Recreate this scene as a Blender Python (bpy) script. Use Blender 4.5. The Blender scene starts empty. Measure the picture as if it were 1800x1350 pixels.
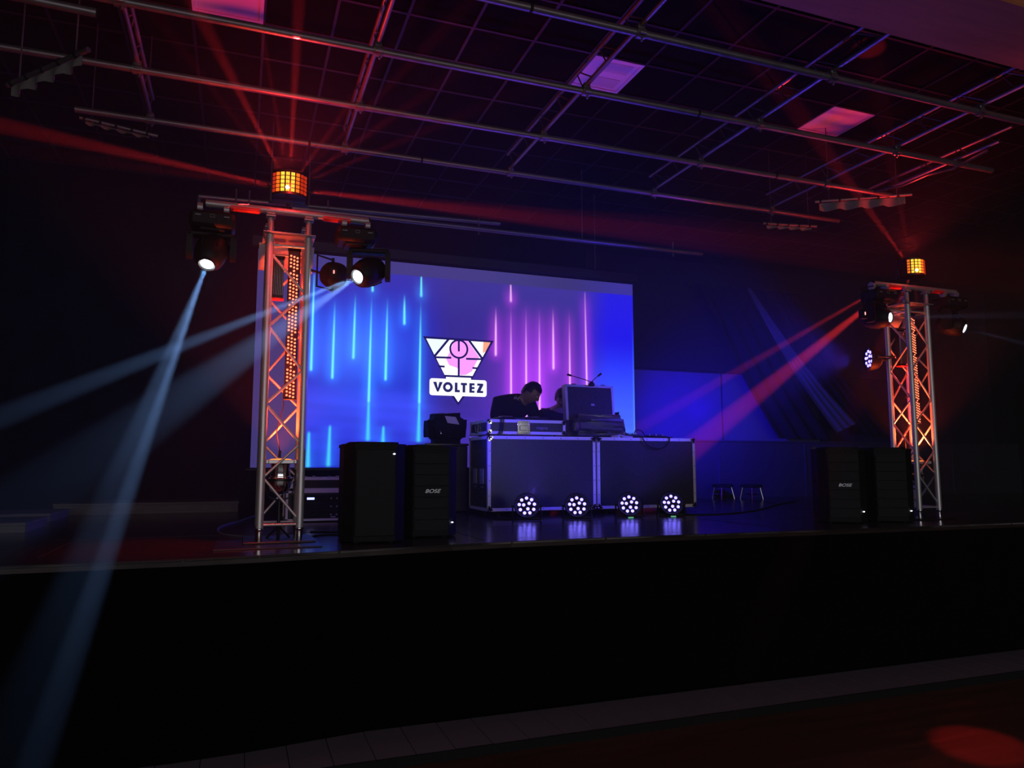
import bpy, bmesh, math, random
import numpy as np
from mathutils import Vector, Matrix, Euler, noise
random.seed(7)
PI = math.pi
C = bpy.context.scene.collection
scn = bpy.context.scene
R = math.radians

# ------------------------------------------------------------------ camera
cam_d = bpy.data.cameras.new('camera')
cam_d.sensor_fit = 'HORIZONTAL'
cam_d.sensor_width = 36.0
cam_d.lens = 36.0 * 1290.0 / 1800.0
cam_d.clip_start = 0.02
cam = bpy.data.objects.new('camera', cam_d)
C.objects.link(cam)
cam.location = (0, 0, 1.595)
cam.rotation_euler = (R(90 + 6.28), 0, R(-20.33))
scn.camera = cam

# ------------------------------------------------------------------ world, view
w = bpy.data.worlds.new('night')
scn.world = w
w.use_nodes = True
bg = w.node_tree.nodes['Background']
bg.inputs[0].default_value = (0.55, 0.5, 0.75, 1)
bg.inputs[1].default_value = 0.0012
vs = scn.view_settings
scn.display_settings.display_device = 'sRGB'
vs.view_transform = 'Standard'
vs.look = 'None'
vs.exposure = 0.0
vs.gamma = 1.0
vs.use_curve_mapping = False
cy = scn.cycles
cy.use_denoising = True
cy.volume_max_steps = 32
cy.use_adaptive_sampling = True
cy.adaptive_threshold = 0.02
cy.adaptive_min_samples = 16
cy.max_bounces = 4
cy.diffuse_bounces = 2
cy.glossy_bounces = 3
cy.transmission_bounces = 2
cy.volume_bounces = 0
cy.transparent_max_bounces = 4
cy.sample_clamp_indirect = 3.0
cy.caustics_reflective = False
cy.caustics_refractive = False
cy.blur_glossy = 0.5
cy.light_sampling_threshold = 0.002

HAZE = 0.014      # scattering per metre of the stage fog
fog = w.node_tree.nodes.new('ShaderNodeVolumeScatter')
fog.inputs['Color'].default_value = (1, 1, 1, 1)
# the fog hangs over the stage and thins out towards the hall
wg = w.node_tree
wp = wg.nodes.new('ShaderNodeNewGeometry')
wx = wg.nodes.new('ShaderNodeSeparateXYZ')
wr_ = wg.nodes.new('ShaderNodeMapRange')
wr_.interpolation_type = 'SMOOTHSTEP'
wr_.inputs['From Min'].default_value = 3.3
wr_.inputs['From Max'].default_value = 5.0
wr_.inputs['To Min'].default_value = HAZE * .12
wr_.inputs['To Max'].default_value = HAZE
wg.links.new(wp.outputs['Position'], wx.inputs[0])
wg.links.new(wx.outputs['Y'], wr_.inputs['Value'])
wg.links.new(wr_.outputs['Result'], fog.inputs['Density'])
w.cycles.volume_step_size = 1.2
fog.inputs['Anisotropy'].default_value = .15
w.node_tree.links.new(fog.outputs[0], w.node_tree.nodes['World Output'].inputs['Volume'])

# ------------------------------------------------------------------ lights
def spot(loc, to, power, angle, col, blend=0.3, radius=0.012):
    d = bpy.data.lights.new('beam_light', 'SPOT')
    d.energy = power
    d.color = col
    d.spot_size = R(angle)
    d.spot_blend = blend
    d.shadow_soft_size = radius
    o = bpy.data.objects.new('beam_light', d)
    C.objects.link(o)
    o.location = loc
    o.rotation_euler = (Vector(to) - Vector(loc)).to_track_quat('-Z', 'Y').to_euler()
    o.visible_camera = False
    return o

def point(loc, power, col, radius=0.03):
    d = bpy.data.lights.new('lamp_light', 'POINT')
    d.energy = power
    d.color = col
    d.shadow_soft_size = radius
    o = bpy.data.objects.new('lamp_light', d)
    C.objects.link(o)
    o.location = loc
    o.visible_camera = False
    return o

# dim lamps of the hall behind the camera
def area(loc, to, power, sx, sy, col):
    d = bpy.data.lights.new('hall_light', 'AREA')
    d.shape = 'RECTANGLE'
    d.size, d.size_y = sx, sy
    d.energy = power
    d.color = col
    o = bpy.data.objects.new('hall_light', d)
    C.objects.link(o)
    o.location = loc
    o.rotation_euler = (Vector(to) - Vector(loc)).to_track_quat('-Z', 'Y').to_euler()
    return o
area((1.0, -7.0, 2.4), (3.0, 6.0, 1.6), 200, 14.0, 2.4, (0.96, 0.93, 1.0))

WHITE = (0.24, 0.46, 1.0)
RED = (1.0, 0.03, 0.03)
BLUE = (0.012, 0.0, 1.0)
LM1, LM2, LM3, LM4 = Vector((-.239, 4.95, 2.855)), Vector((.706, 4.95, 2.865)), Vector((5.502, 4.945, 2.923)), Vector((6.448, 4.96, 2.883))
T1, T2 = Vector((-.71, 3.6, .46)), Vector((-.94, 3.6, 1.79))
T3, T4 = Vector((5.745, 4.29, 2.83)), Vector((6.80, 4.21, 2.53))
def beam(src, to, power, angle, col, blend=0.3, start=0.010):
    power = power * 1.7
    d = (Vector(to) - src).normalized()
    spot(src + d * start, Vector(to), power, angle, col, blend)
beam(LM1, T1, 14000, 3.0, WHITE, .3)
beam(LM1, (-.76, 3.6, .60), 3600, 7.0, WHITE, .6)
beam(LM2, T2, 21000, 2.6, WHITE, .3)
beam(LM2, (-.40, 3.8, 1.80), 5200, 8.0, WHITE, .6)
beam(LM3, T3, 500, 5.0, (.3, .5, 1), .6)
beam(LM4, T4, 260, 6.0, (.3, .5, 1), .6)
DL, DR = Vector((.252, 5.03, 3.455)), Vector((6.0, 5.12, 3.455))
for to, p, a in [((-.28, 4.3, 4.10), 3600, 5.5), ((.06, 4.3, 3.98), 3600, 2.2), ((.235, 4.3, 4.40), 4600, 5.0), ((.47, 4.3, 3.63), 2200, 3),
                 ((.64, 4.3, 3.57), 2200, 3), ((.85, 4.3, 3.57), 1500, 3), ((-1.22, 4.4, 3.37), 6500, 4.0), ((-.44, 4.3, 3.20), 1200, 3),
                 ((2.0, 4.6, 3.30), 7000, 4.0), ((2.2, 4.75, 3.42), 3500, 3.0), ((-.17, 4.95, 2.86), 2000, 3.4), ((-.37, 4.95, 3.11), 700, 3),
                 ((.68, 5.0, 3.02), 1700, 3), ((1.02, 4.3, 4.23), 1400, 4), ((-.25, 4.3, 3.75), 900, 3)]:
    beam(DL, to, p, a, RED, .5, .135)
for to, p, a, st in [((5.33, 7.0, 2.65), 11000, 3.4, .2), ((5.61, 6.3, 2.68), 15000, 7.0, .2), ((2.55, 3.0, 1.08), 1500, 3.0, .17), ((4.2, 4.4, 4.19), 2600, 4.5, .17),
                 ((4.85, 4.4, 4.9), 450, 8.0, .17), ((4.05, 3.20, 0.0), 130, 8.0, .17)]:
    beam(DR, to, p, a, RED, .6, st)
point(DL + Vector((0, -.19, 0)), 3.4, RED)
point(DR + Vector((0, -.19, 0)), 1.1, RED)
spot(DL + Vector((0, -.02, .16)), DL + Vector((.1, -.1, 2)), 48, 150, RED, .6, .05)
spot(DR + Vector((0, -.02, .16)), DR + Vector((-.2, -.1, 2)), 34, 150, RED, .6, .05)
spot(DL + Vector((0, -.20, -.03)), (-.30, 5.0, 1.1), 110, 42, RED, 1.0, .05)
# red uplights standing inside the two truss towers
spot((.262, 5.125, 1.640), (.262, 5.125, 3.0), 190, 100, (1, .08, .02), .5, .04)
spot((6.0025, 5.2225, 1.640), (6.0025, 5.2225, 3.0), 190, 100, (1, .08, .02), .5, .04)
for q in ((.24, 5.17), (5.975, 5.265)):
    for z in (2.15, 2.5, 2.85): point((q[0], q[1], z), 1.3, (1, .04, .02), .02)
# blue wash: the tower par, the four floor pars and one added fixtureless spot for the wall panels
spot((5.30, 7.70, 2.30), (7.2, 9.95, 2.30), 950, 80, BLUE, 1.0, .06)
spot((.72, 5.34, 2.91), (2.72, 6.75, 1.62), 550, 24, (.03, .01, 1.0), .9, .06)
spot((5.48, 5.40, 2.60), (2.4, 6.95, 2.9), 300, 95, (.05, .03, 1.0), .7, .06)
PARS = [(2.467, 6.27), (2.955, 6.24), (3.515, 6.26), (3.975, 6.25)]
for i, (x, y) in enumerate(PARS):
    spot((x - .03, y - .13, 1.235), (x - .5 + .25 * i, 4.4, 3.9), 85, 75, (.10, .05, 1.0), .8, .06)

# ------------------------------------------------------------------ materials
MATS = {}
def mat(name, col, rough=.5, metal=0.0, var=.15, scale=8.0, bump=0.0, spec=.5, stretch=None, emit=None, estr=0.0, worn=None):
    if name in MATS: return MATS[name]
    m = bpy.data.materials.new(name)
    m.use_nodes = True
    nt = m.node_tree
    b = nt.nodes['Principled BSDF']
    b.inputs['Metallic'].default_value = metal
    b.inputs['Specular IOR Level'].default_value = spec
    tc = nt.nodes.new('ShaderNodeTexCoord')
    mp = nt.nodes.new('ShaderNodeMapping')
    if stretch: mp.inputs['Scale'].default_value = stretch
    nt.links.new(tc.outputs['Object'], mp.inputs['Vector'])
    n = nt.nodes.new('ShaderNodeTexNoise')
    n.inputs['Scale'].default_value = scale
    n.inputs['Detail'].default_value = 3
    nt.links.new(mp.outputs['Vector'], n.inputs['Vector'])
    mx = nt.nodes.new('ShaderNodeMix')
    mx.data_type = 'RGBA'
    mx.inputs['A'].default_value = tuple(max(0, c * (1 - var)) for c in col) + (1,)
    mx.inputs['B'].default_value = tuple(min(1, c * (1 + var)) for c in col) + (1,)
    if worn:
        wr = nt.nodes.new('ShaderNodeMapRange')
        wr.inputs['From Min'].default_value, wr.inputs['From Max'].default_value = worn
        nt.links.new(n.outputs['Fac'], wr.inputs['Value'])
        nt.links.new(wr.outputs['Result'], mx.inputs['Factor'])
    else:
        nt.links.new(n.outputs['Fac'], mx.inputs['Factor'])
    nt.links.new(mx.outputs['Result'], b.inputs['Base Color'])
    mr = nt.nodes.new('ShaderNodeMapRange')
    mr.inputs['To Min'].default_value = max(.02, rough * .8)
    mr.inputs['To Max'].default_value = min(1, rough * 1.25)
    nt.links.new(n.outputs['Fac'], mr.inputs['Value'])
    nt.links.new(mr.outputs['Result'], b.inputs['Roughness'])
    if bump:
        bp = nt.nodes.new('ShaderNodeBump')
        bp.inputs['Strength'].default_value = bump
        bp.inputs['Distance'].default_value = .01
        nt.links.new(n.outputs['Fac'], bp.inputs['Height'])
        nt.links.new(bp.outputs['Normal'], b.inputs['Normal'])
    if emit:
        b.inputs['Emission Color'].default_value = tuple(emit) + (1,)
        b.inputs['Emission Strength'].default_value = estr
    MATS[name] = m
    return m

ALU = mat('brushed_aluminium', (.66, .65, .63), .38, .6, .12, 14, stretch=(1, 1, .1))
ALU_D = mat('dull_aluminium', (.42, .41, .42), .45, .6, .15, 12)
CHROME = mat('chrome', (.8, .8, .8), .12, 1.0, .03)
STEEL_B = mat('black_steel', (.012, .012, .013), .42, .2, .2)
PLASTIC = mat('black_plastic', (.008, .008, .009), .55, 0, .2, 40, .1, .25)
CAB = mat('black_textured_cabinet', (.0045, .0045, .005), .62, 0, .25, 160, .3, .25)
GRILLE = mat('black_grille', (.0055, .0055, .0065), .6, .0, .2, 220, .3, .3)
LAMINATE = mat('dark_laminate', (.034, .033, .042), .27, 0, .15, 90, .08, .4)
CLOTH = mat('black_cloth', (.010, .010, .012), .9, 0, .3, 30, .4, .1)
SHIRT = mat('black_shirt', (.012, .012, .014), .85, 0, .3, 25, .3, .15)
TROUSER = mat('dark_trousers', (.02, .02, .03), .9, 0, .3, 25, .2, .1)
SKIN = mat('skin', (.26, .16, .125), .5, 0, .08, 20)
HAIR = mat('dark_hair', (.012, .009, .008), .5, 0, .3, 60, .4, .3)
PRINT = mat('pale_shirt_print', (.55, .55, .58), .8)
RUBBER = mat('rubber', (.012, .012, .012), .8, 0, .2, 30, 0, .2)
FOIL = mat('glossy_black_film', (.30, .30, .32), .20, .8, .1, 6, .3, .6, (1, 1, 5))
EDGEM = mat('satin_aluminium_edge', (.82, .81, .80), .45, .15, .08, 14)
RED_LIT = mat('red_light_sleeve', (.80, .02, .02), .45, 0, .1)
WHITE_P = mat('white_painted_panel', (.62, .60, .60), .5, 0, .06)
DECK = mat('stage_deck', (.040, .027, .024), .20, 0, .5, 3.0, .06, .5, (1, 7, 1))
NOSE = mat('worn_edge_strip', (.105, .095, .09), .6, 0, .95, 1.3, worn=(.47, .66))
FRONT = mat('black_stage_front', (.0015, .0015, .002), .95, 0, .3, 6, 0, .02)
TILE = mat('pale_tile', (.24, .205, .25), .5, 0, .07, 3)
GAP = mat('dark_joint', (.02, .018, .02), .8)
HALLWOOD = mat('hall_parquet', (.13, .055, .035), .32, 0, .5, 2.2, .05, .4, (.5, 5, 1))
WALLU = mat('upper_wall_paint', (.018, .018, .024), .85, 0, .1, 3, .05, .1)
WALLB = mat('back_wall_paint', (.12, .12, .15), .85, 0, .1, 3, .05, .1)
WALLD = mat('black_wall', (.005, .005, .007), .9, 0, .2, 3, .05, .1)
LEDGE = mat('grey_board', (.03, .03, .036), .55, 0, .2, 3)
CEILT = mat('black_ceiling_tile', (.0035, .003, .0035), .95, 0, .25, 30, .2, .05)
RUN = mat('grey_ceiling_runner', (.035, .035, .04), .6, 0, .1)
RUN_SHADE = mat('shaded_ceiling_runner', (.006, .006, .007), .7, 0, .1)  # runners outside the lit strip, coloured dark for the shade there
DIFF = mat('white_diffuser', (.80, .74, .76), .5, 0, .05, 5)
GLULAM = mat('glulam_timber', (.42, .13, .06), .55, 0, .35, 3.0, .05, .3, (.6, 6, 6))
PIPE = mat('galvanised_pipe', (.17, .155, .165), .40, .7, .2, 9)
VALA = mat('pale_grey_drape', (.15, .14, .135), .9, 0, .15, 10, .2)
SCREENW = mat('white_screen_fabric', (.75, .75, .76), .9, 0, .03)
PLANK = mat('worn_grey_wood', (.13, .125, .12), .7, 0, .4, 5, .1, .3, (1, 8, 8))
TAGW = mat('pale_label', (.55, .52, .52), .7)
BADGE = mat('silver_badge', (.55, .55, .58), .35, .6)
LETTER = mat('grey_lettering', (.22, .22, .24), .5)

def emis(name, col, strength):
    if name in MATS: return MATS[name]
    m = bpy.data.materials.new(name)
    m.use_nodes = True
    nt = m.node_tree
    nt.nodes.remove(nt.nodes['Principled BSDF'])
    e = nt.nodes.new('ShaderNodeEmission')
    e.inputs['Color'].default_value = tuple(col) + (1,)
    e.inputs['Strength'].default_value = strength
    nt.links.new(e.outputs[0], nt.nodes['Material Output'].inputs['Surface'])
    MATS[name] = m
    return m
E_WHITE = emis('moving_light_lens', (.75, .93, 1.0), 14)
E_LEDB = emis('blue_white_led', (.18, .145, 1.0), 6)
E_LEDR = emis('red_orange_led', (1.0, .17, .075), 3.4)
E_HOT = emis('derby_cell_hot', (1.0, .52, .04), 1.7)
E_ORG = emis('derby_cell_orange', (1.0, .17, .015), 1.2)
E_RED = emis('derby_cell_red', (1.0, .05, .015), .5)
E_CORE = emis('derby_bulb', (1.0, .85, .35), 9)
E_PIN = emis('status_led', (.8, .9, 1), 6)
E_DIGIT = emis('red_digit', (1, .25, .25), 3)
E_LCD = emis('lcd', (.35, .45, 1), 3)
E_RIM = emis('uplight_lens', (1.0, .24, .03), 2.4)

# ------------------------------------------------------------------ mesh tools
class MB:
    def __init__(s): s.v, s.f = [], []
    def add(s, vs, fs, M=None):
        o = len(s.v)
        for p in vs:
            p = Vector(p)
            s.v.append(tuple(M @ p) if M is not None else tuple(p))
        s.f += [tuple(i + o for i in q) for q in fs]
        return s
    def box(s, c, d, M=None, ch=0.0):
        hx, hy, hz = d[0] / 2, d[1] / 2, d[2] / 2
        T = Matrix.Translation(c) if M is None else M @ Matrix.Translation(c)
        if ch <= 0:
            vs = [(x, y, z) for z in (-hz, hz) for y in (-hy, hy) for x in (-hx, hx)]
            return s.add(vs, [(0, 2, 3, 1), (4, 5, 7, 6), (0, 1, 5, 4), (2, 6, 7, 3), (0, 4, 6, 2), (1, 3, 7, 5)], T)
        bm = bmesh.new()
        bmesh.ops.create_cube(bm, size=1, matrix=Matrix.Diagonal((d[0], d[1], d[2], 1)))
        bmesh.ops.bevel(bm, geom=bm.edges[:], offset=ch, segments=1, affect='EDGES')
        bm.verts.index_update()
        vs = [v.co.copy() for v in bm.verts]
        fs = [[v.index for v in f.verts] for f in bm.faces]
        bm.free()
        return s.add(vs, fs, T)
    def cyl(s, a, b, r, r2=None, n=12, caps=True):
        a, b = Vector(a), Vector(b)
        r2 = r if r2 is None else r2
        q = (b - a).to_track_quat('Z', 'Y')
        vs, fs = [], []
        for k, (p, rr) in enumerate(((a, r), (b, r2))):
            for i in range(n):
                t = 2 * PI * i / n
                vs.append(p + q @ Vector((rr * math.cos(t), rr * math.sin(t), 0)))
        fs = [(i, (i + 1) % n, n + (i + 1) % n, n + i) for i in range(n)]
        if caps: fs += [tuple(range(n))[::-1], tuple(range(n, 2 * n))]
        return s.add(vs, fs)
    def tube(s, pts, r, n=8, caps=True):
        pts = [Vector(p) for p in pts]
        rs = r if isinstance(r, (list, tuple)) else [r] * len(pts)
        t0 = (pts[1] - pts[0]).normalized()
        u = t0.orthogonal().normalized()
        vs, fs = [], []
        for k, p in enumerate(pts):
            if k == 0: t = t0
            elif k == len(pts) - 1: t = (pts[k] - pts[k - 1]).normalized()
            else: t = ((pts[k + 1] - p).normalized() + (p - pts[k - 1]).normalized()).normalized()
            u = (u - t * u.dot(t)).normalized()
            v = t.cross(u)
            for i in range(n):
                a = 2 * PI * i / n
                vs.append(p + rs[k] * (math.cos(a) * u + math.sin(a) * v))
        for k in range(len(pts) - 1):
            for i in range(n):
                j = (i + 1) % n
                fs.append((k * n + i, k * n + j, (k + 1) * n + j, (k + 1) * n + i))
        if caps: fs += [tuple(range(n))[::-1], tuple(range((len(pts) - 1) * n, len(pts) * n))]
        return s.add(vs, fs)
    def lathe(s, prof, n=20, M=None):
        vs, fs = [], []
        for r, z in prof:
            for i in range(n):
                t = 2 * PI * i / n
                vs.append((r * math.cos(t), r * math.sin(t), z))
        for k in range(len(prof) - 1):
            for i in range(n):
                j = (i + 1) % n
                fs.append((k * n + i, k * n + j, (k + 1) * n + j, (k + 1) * n + i))
        if prof[0][0] > 1e-5: fs.append(tuple(range(n))[::-1])
        if prof[-1][0] > 1e-5: fs.append(tuple(range((len(prof) - 1) * n, len(prof) * n)))
        return s.add(vs, fs, M)
    def prism(s, poly, t0, t1, M=None):
        # polygon in local XY, extruded along local Z from t0 to t1
        n = len(poly)
        vs = [(p[0], p[1], t0) for p in poly] + [(p[0], p[1], t1) for p in poly]
        fs = [tuple(range(n))[::-1], tuple(range(n, 2 * n))] + [(i, (i + 1) % n, n + (i + 1) % n, n + i) for i in range(n)]
        return s.add(vs, fs, M)
    def build(s, name, m, parent=None, smooth=True, stuff=False):
        me = bpy.data.meshes.new(name)
        me.from_pydata(s.v, [], s.f)
        me.materials.append(m)
        bm = bmesh.new()
        bm.from_mesh(me)
        bmesh.ops.recalc_face_normals(bm, faces=bm.faces[:])
        bm.to_mesh(me)
        bm.free()
        if smooth:
            me.shade_smooth()
            me.set_sharp_from_angle(angle=R(38))
        o = bpy.data.objects.new(name, me)
        C.objects.link(o)
        if parent is not None: o.parent = parent
        if stuff: o['kind'] = 'stuff'
        return o

def thing(name, label, cat, loc=(0, 0, 0), rz=0.0, group=None):
    o = bpy.data.objects.new(name, None)
    o.empty_display_size = .1
    C.objects.link(o)
    o.location = loc
    o.rotation_euler = (0, 0, rz)
    o['label'], o['category'] = label, cat
    if group: o['group'] = group
    return o
def tag(o, label, cat, group=None):
    o['label'], o['category'] = label, cat
    if group: o['group'] = group
    return o
def struct(o):
    o['kind'] = 'structure'
    return o
def copy_tree(o, parent=None, loc=None, rz=None, label=None, group=None):
    c = o.copy()
    C.objects.link(c)
    if parent is not None: c.parent = parent
    if loc is not None: c.location = loc
    if rz is not None: c.rotation_euler = (0, 0, rz)
    if label: c['label'] = label
    if group: c['group'] = group
    for ch in list(o.children): copy_tree(ch, c)
    return c
def linked(name, me, parent, loc=(0, 0, 0), rot=(0, 0, 0)):
    o = bpy.data.objects.new(name, me)
    C.objects.link(o)
    o.parent = parent
    o.location = loc
    o.rotation_euler = rot
    return o
def text(name, body, size, m, parent, M, shear=0.0, bold=0.0, ext=.001, sx=1.0):
    cu = bpy.data.curves.new(name, 'FONT')
    cu.body = body
    cu.size = size
    cu.shear = shear
    cu.offset = bold
    cu.extrude = ext
    cu.align_x, cu.align_y = 'CENTER', 'CENTER'
    t = bpy.data.objects.new('tmp', cu)
    C.objects.link(t)
    dg = bpy.context.evaluated_depsgraph_get()
    me = bpy.data.meshes.new_from_object(t.evaluated_get(dg))
    bpy.data.objects.remove(t)
    me.name = name
    me.transform(M @ Matrix.Diagonal((sx, 1, 1, 1)))
    me.materials.clear()
    me.materials.append(m)
    o = bpy.data.objects.new(name, me)
    C.objects.link(o)
    o.parent = parent
    return o
FRONTM = Matrix.Rotation(PI / 2, 4, 'X')      # local XY -> world XZ, facing -Y

S = 1.095                                     # height of the stage deck above the hall floor

# ================================================================== setting
# hall floor
struct(MB().box((3, 0, -.05), (26, 9.2, .1)).build('floor', HALLWOOD, smooth=False))
# tiled step along the foot of the stage
step = struct(MB().box((3.2, 4.275, .018), (17, .45, .036)).build('tiled_step', GAP, smooth=False))
tile_me = None
x = -3.5
while x < 9.5:
    if tile_me is None:
        t = MB().box((0, 0, 0), (.2135, .444, .012), ch=.0015).build('tile', TILE, step, smooth=False)
        tile_me = t.data
        t.location = (x, 4.278, .042)
    else:
        linked('tile', tile_me, step, (x, 4.278, .042 + random.uniform(-.0006, .0006)))
    x += .2175
MB().box((3.2, 4.046, .024), (17, .012, .052), ch=.002).build('step_nosing', RUBBER, step, smooth=False)
# stage: deck with its gently bent front edge
EDGE = [(-3.2, 4.40), (-1.2, 4.36), (-.26, 4.36), (.13, 4.385), (.57, 4.45), (1.29, 4.56), (1.7, 4.60), (2.4, 4.62), (3.2, 4.60), (4.5, 4.57), (6.3, 4.555), (14, 4.55)]
poly = EDGE + [(14, 11), (-3.2, 11)]
deck = struct(MB().prism(poly, S - .04, S).build('stage_deck', DECK, smooth=False))
fr = MB()
for (a, b) in zip(EDGE, EDGE[1:]):
    fr.add([(a[0], a[1] + .02, 0.0), (b[0], b[1] + .02, 0.0), (b[0], b[1] + .02, S - .04), (a[0], a[1] + .02, S - .04),
            (a[0], a[1] + .05, 0.0), (b[0], b[1] + .05, 0.0), (b[0], b[1] + .05, S - .04), (a[0], a[1] + .05, S - .04)],
           [(0, 1, 2, 3), (7, 6, 5, 4)])
struct(fr.build('stage_front', FRONT, smooth=False))
for (a, b) in zip(EDGE, EDGE[1:]):
    d = Vector((b[0] - a[0], b[1] - a[1], 0))
    L = d.length - .012
    M = Matrix.Translation(((a[0] + b[0]) / 2, (a[1] + b[1]) / 2 - .006, S - .012)) @ Matrix.Rotation(math.atan2(d.y, d.x), 4, 'Z')
    MB().box((0, 0, .004), (L, .012, .012), M, .003).build('edge_strip', NOSE, deck, smooth=False)
# deck board seams: real grooves are too fine, thin dark joint strips between the deck plates
for yy in (5.72, 6.98, 8.2):
    MB().box((5.4, yy, S + .0006), (17, .008, .0012)).build('deck_joint', GAP, deck, smooth=False)
for xx in (-1.0, 1.55, 4.05, 6.6, 9.1):
    MB().box((xx, 7.8, S + .0006), (.008, 6.2, .0012)).build('deck_joint', GAP, deck, smooth=False)

# walls and ceiling
struct(MB().box((5.2, 10.06, 3.0), (17.4, .1, 4.1)).build('wall_back', WALLD, smooth=False))
struct(MB().box((-2.75, 6.5, 2.5), (.1, 7.2, 5.2)).build('wall_left', WALLD, smooth=False))
struct(MB().box((13.6, 6.5, 2.5), (.1, 7.2, 5.2)).build('wall_right', WALLD, smooth=False))
# panelled lower part of the back wall, right of the screen
pan = struct(MB().box((9.2, 9.985, 4.0), (8.6, .03, 1.78)).build('wall_panels_upper', WALLU, smooth=False))
lower = struct(MB().box((9.2, 9.99, 2.1), (8.6, .02, 2.0)).build('wall_panels_lower', WALLU, smooth=False))
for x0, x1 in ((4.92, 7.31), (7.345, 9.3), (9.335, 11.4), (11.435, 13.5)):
    MB().box(((x0 + x1) / 2, 9.965, 2.09), (x1 - x0, .03, 1.96), ch=.004).build('panel', WALLB if x1 < 9.32 else WALLU, lower, smooth=False)  # right-hand panels coloured darker, where the blue light ends
# low board-fronted ledge in front of it
ledge = struct(MB().box((9.2, 9.72, S + .425), (8.6, .44, .85)).build('ledge', LEDGE, smooth=False))
MB().box((9.2, 9.71, S + .862), (8.6, .50, .024), ch=.004).build('ledge_top', LEDGE, ledge, smooth=False)
for xx in (6.9, 8.55, 10.2, 11.8):
    MB().box((xx, 9.493, S + .42), (.035, .02, .82), ch=.003).build('batten', LEDGE, ledge, smooth=False)
# pale post standing before the ledge
post = MB().box((7.36, 8.0, S + .37), (.055, .03, .74), ch=.004)
tag(post.build('post', VALA, smooth=False), 'slim pale upright board standing between the right flight case and the right loudspeakers', 'post')

CZ = 5.0
ceil = struct(MB().box((5.2, 6.2, CZ + .09), (17.4, 8.4, .1)).build('ceiling', CEILT, smooth=False))
GX0, GY0, P = -.46, 5.185, .515
panels = {(11, 0), (6, 0), (0, 0)}
tm = None
for i in range(-4, 20):
    for j in range(-5, 8):
        if (i, j) in panels: continue
        cx, cy_ = GX0 + P * (i + .5), GY0 + P * (j + .5)
        if tm is None:
            o = MB().box((0, 0, 0), (P - .03, P - .03, .018), ch=.003).build('ceiling_tile', CEILT, ceil, smooth=False)
            tm = o.data
            o.location = (cx, cy_, CZ + .022)
        else:
            linked('ceiling_tile', tm, ceil, (cx, cy_, CZ + .022 + random.uniform(-.002, .002)))
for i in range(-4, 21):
    MB().box((GX0 + P * i, GY0 + P * 1.5, CZ + .006), (.024, P * 13, .012), ch=.002).build('ceiling_runner', RUN if 1 <= i <= 6 else RUN_SHADE, ceil, smooth=False)
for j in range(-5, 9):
    for (i0, i1, m_) in ((-4, 1, RUN_SHADE), (1, 6, RUN), (6, 20, RUN_SHADE)):
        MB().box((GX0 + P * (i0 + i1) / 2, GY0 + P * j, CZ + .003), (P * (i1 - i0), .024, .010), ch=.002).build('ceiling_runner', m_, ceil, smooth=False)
lab = {11: 'square white ceiling light panel, unlit, lit pink from below, farthest right of three',
       6: 'square white ceiling light panel, unlit, bluish, behind the middle roof truss',
       0: 'square white ceiling light panel, unlit, glowing purple, above the left truss tower'}
for (i, j) in sorted(panels):
    t = thing('ceiling_light', lab[i], 'ceiling light', (GX0 + P * (i + .5), GY0 + P * (j + .5), CZ), 0, 'unlit ceiling light panels')
    MB().box((0, 0, .004), (P - .05, P - .05, .006), ch=.002).build('diffuser', DIFF, t, smooth=False)
    f = MB()
    a, b = P / 2 - .005, P / 2 - .034
    q = [(-a, -a), (a, -a), (a, a), (-a, a), (-b, -b), (b, -b), (b, b), (-b, b)]
    f.add([(x, y, -.006) for x, y in q] + [(x, y, .010) for x, y in q],
          [g for k in range(4) for g in ((k, (k + 1) % 4, 4 + (k + 1) % 4, 4 + k), (12 + k, 12 + (k + 1) % 4, 8 + (k + 1) % 4, 8 + k),
           (k, 8 + k, 8 + (k + 1) % 4, (k + 1) % 4), (4 + k, 4 + (k + 1) % 4, 12 + (k + 1) % 4, 12 + k))])
    f.build('frame', DIFF, t, smooth=False)
    if i == 6:
        for a in (-.12, .12):
            MB().box((.03, a, .0), (.30, .15, .006), ch=.003).build('reflector_pan', WHITE_P, t, smooth=False)
# laminated timber beam over the front of the stage
bmz = 4.232
bt = struct(MB().box((4.5, 2.95, bmz + .45), (17, .5, .9), ch=.012).build('roof_beam', GLULAM, smooth=False))

# ================================================================== roof trusses and pipes
PZ = 4.245
PY = [3.73, 4.49, 5.275, 6.055]
TX = [-2.2, -.74, .74, 2.225, 3.73, 5.15]
def roof_truss(x, y0, y1, label, z=PZ, h=.205, xt=0.0):
    t = thing('roof_truss', label, 'roof truss', (x, 0, z), 0, 'steel ladder trusses under the ceiling')
    zb = .045
    MB().cyl((0, y0, zb), (0, y1, zb), .017, n=10).build('bottom_chord', PIPE, t)
    MB().cyl((xt, y0, h), (xt, y1, h), .016, n=10).build('top_chord', PIPE, t)
    n = int((y1 - y0) / .36)
    for k in range(n):
        ya = y1 - .05 - .36 * k
        MB().cyl((0, ya - .10, zb), (xt, ya, h), .0055, n=6).build('web_rod', PIPE, t)
        MB().cyl((xt, ya - .03, h), (0, ya - .26, zb), .0055, n=6).build('web_rod', PIPE, t)
    return t
for i, x in enumerate(TX):
    roof_truss(x, 2.75, 6.12, 'steel ladder truss running to the stage back, %s from the left under the ceiling' %
               ('first', 'second', 'third', 'fourth', 'fifth', 'sixth')[i])
roof_truss(5.87, 4.1, 5.75, 'short steel ladder truss farthest right, beside the right valance', xt=.17)
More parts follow.
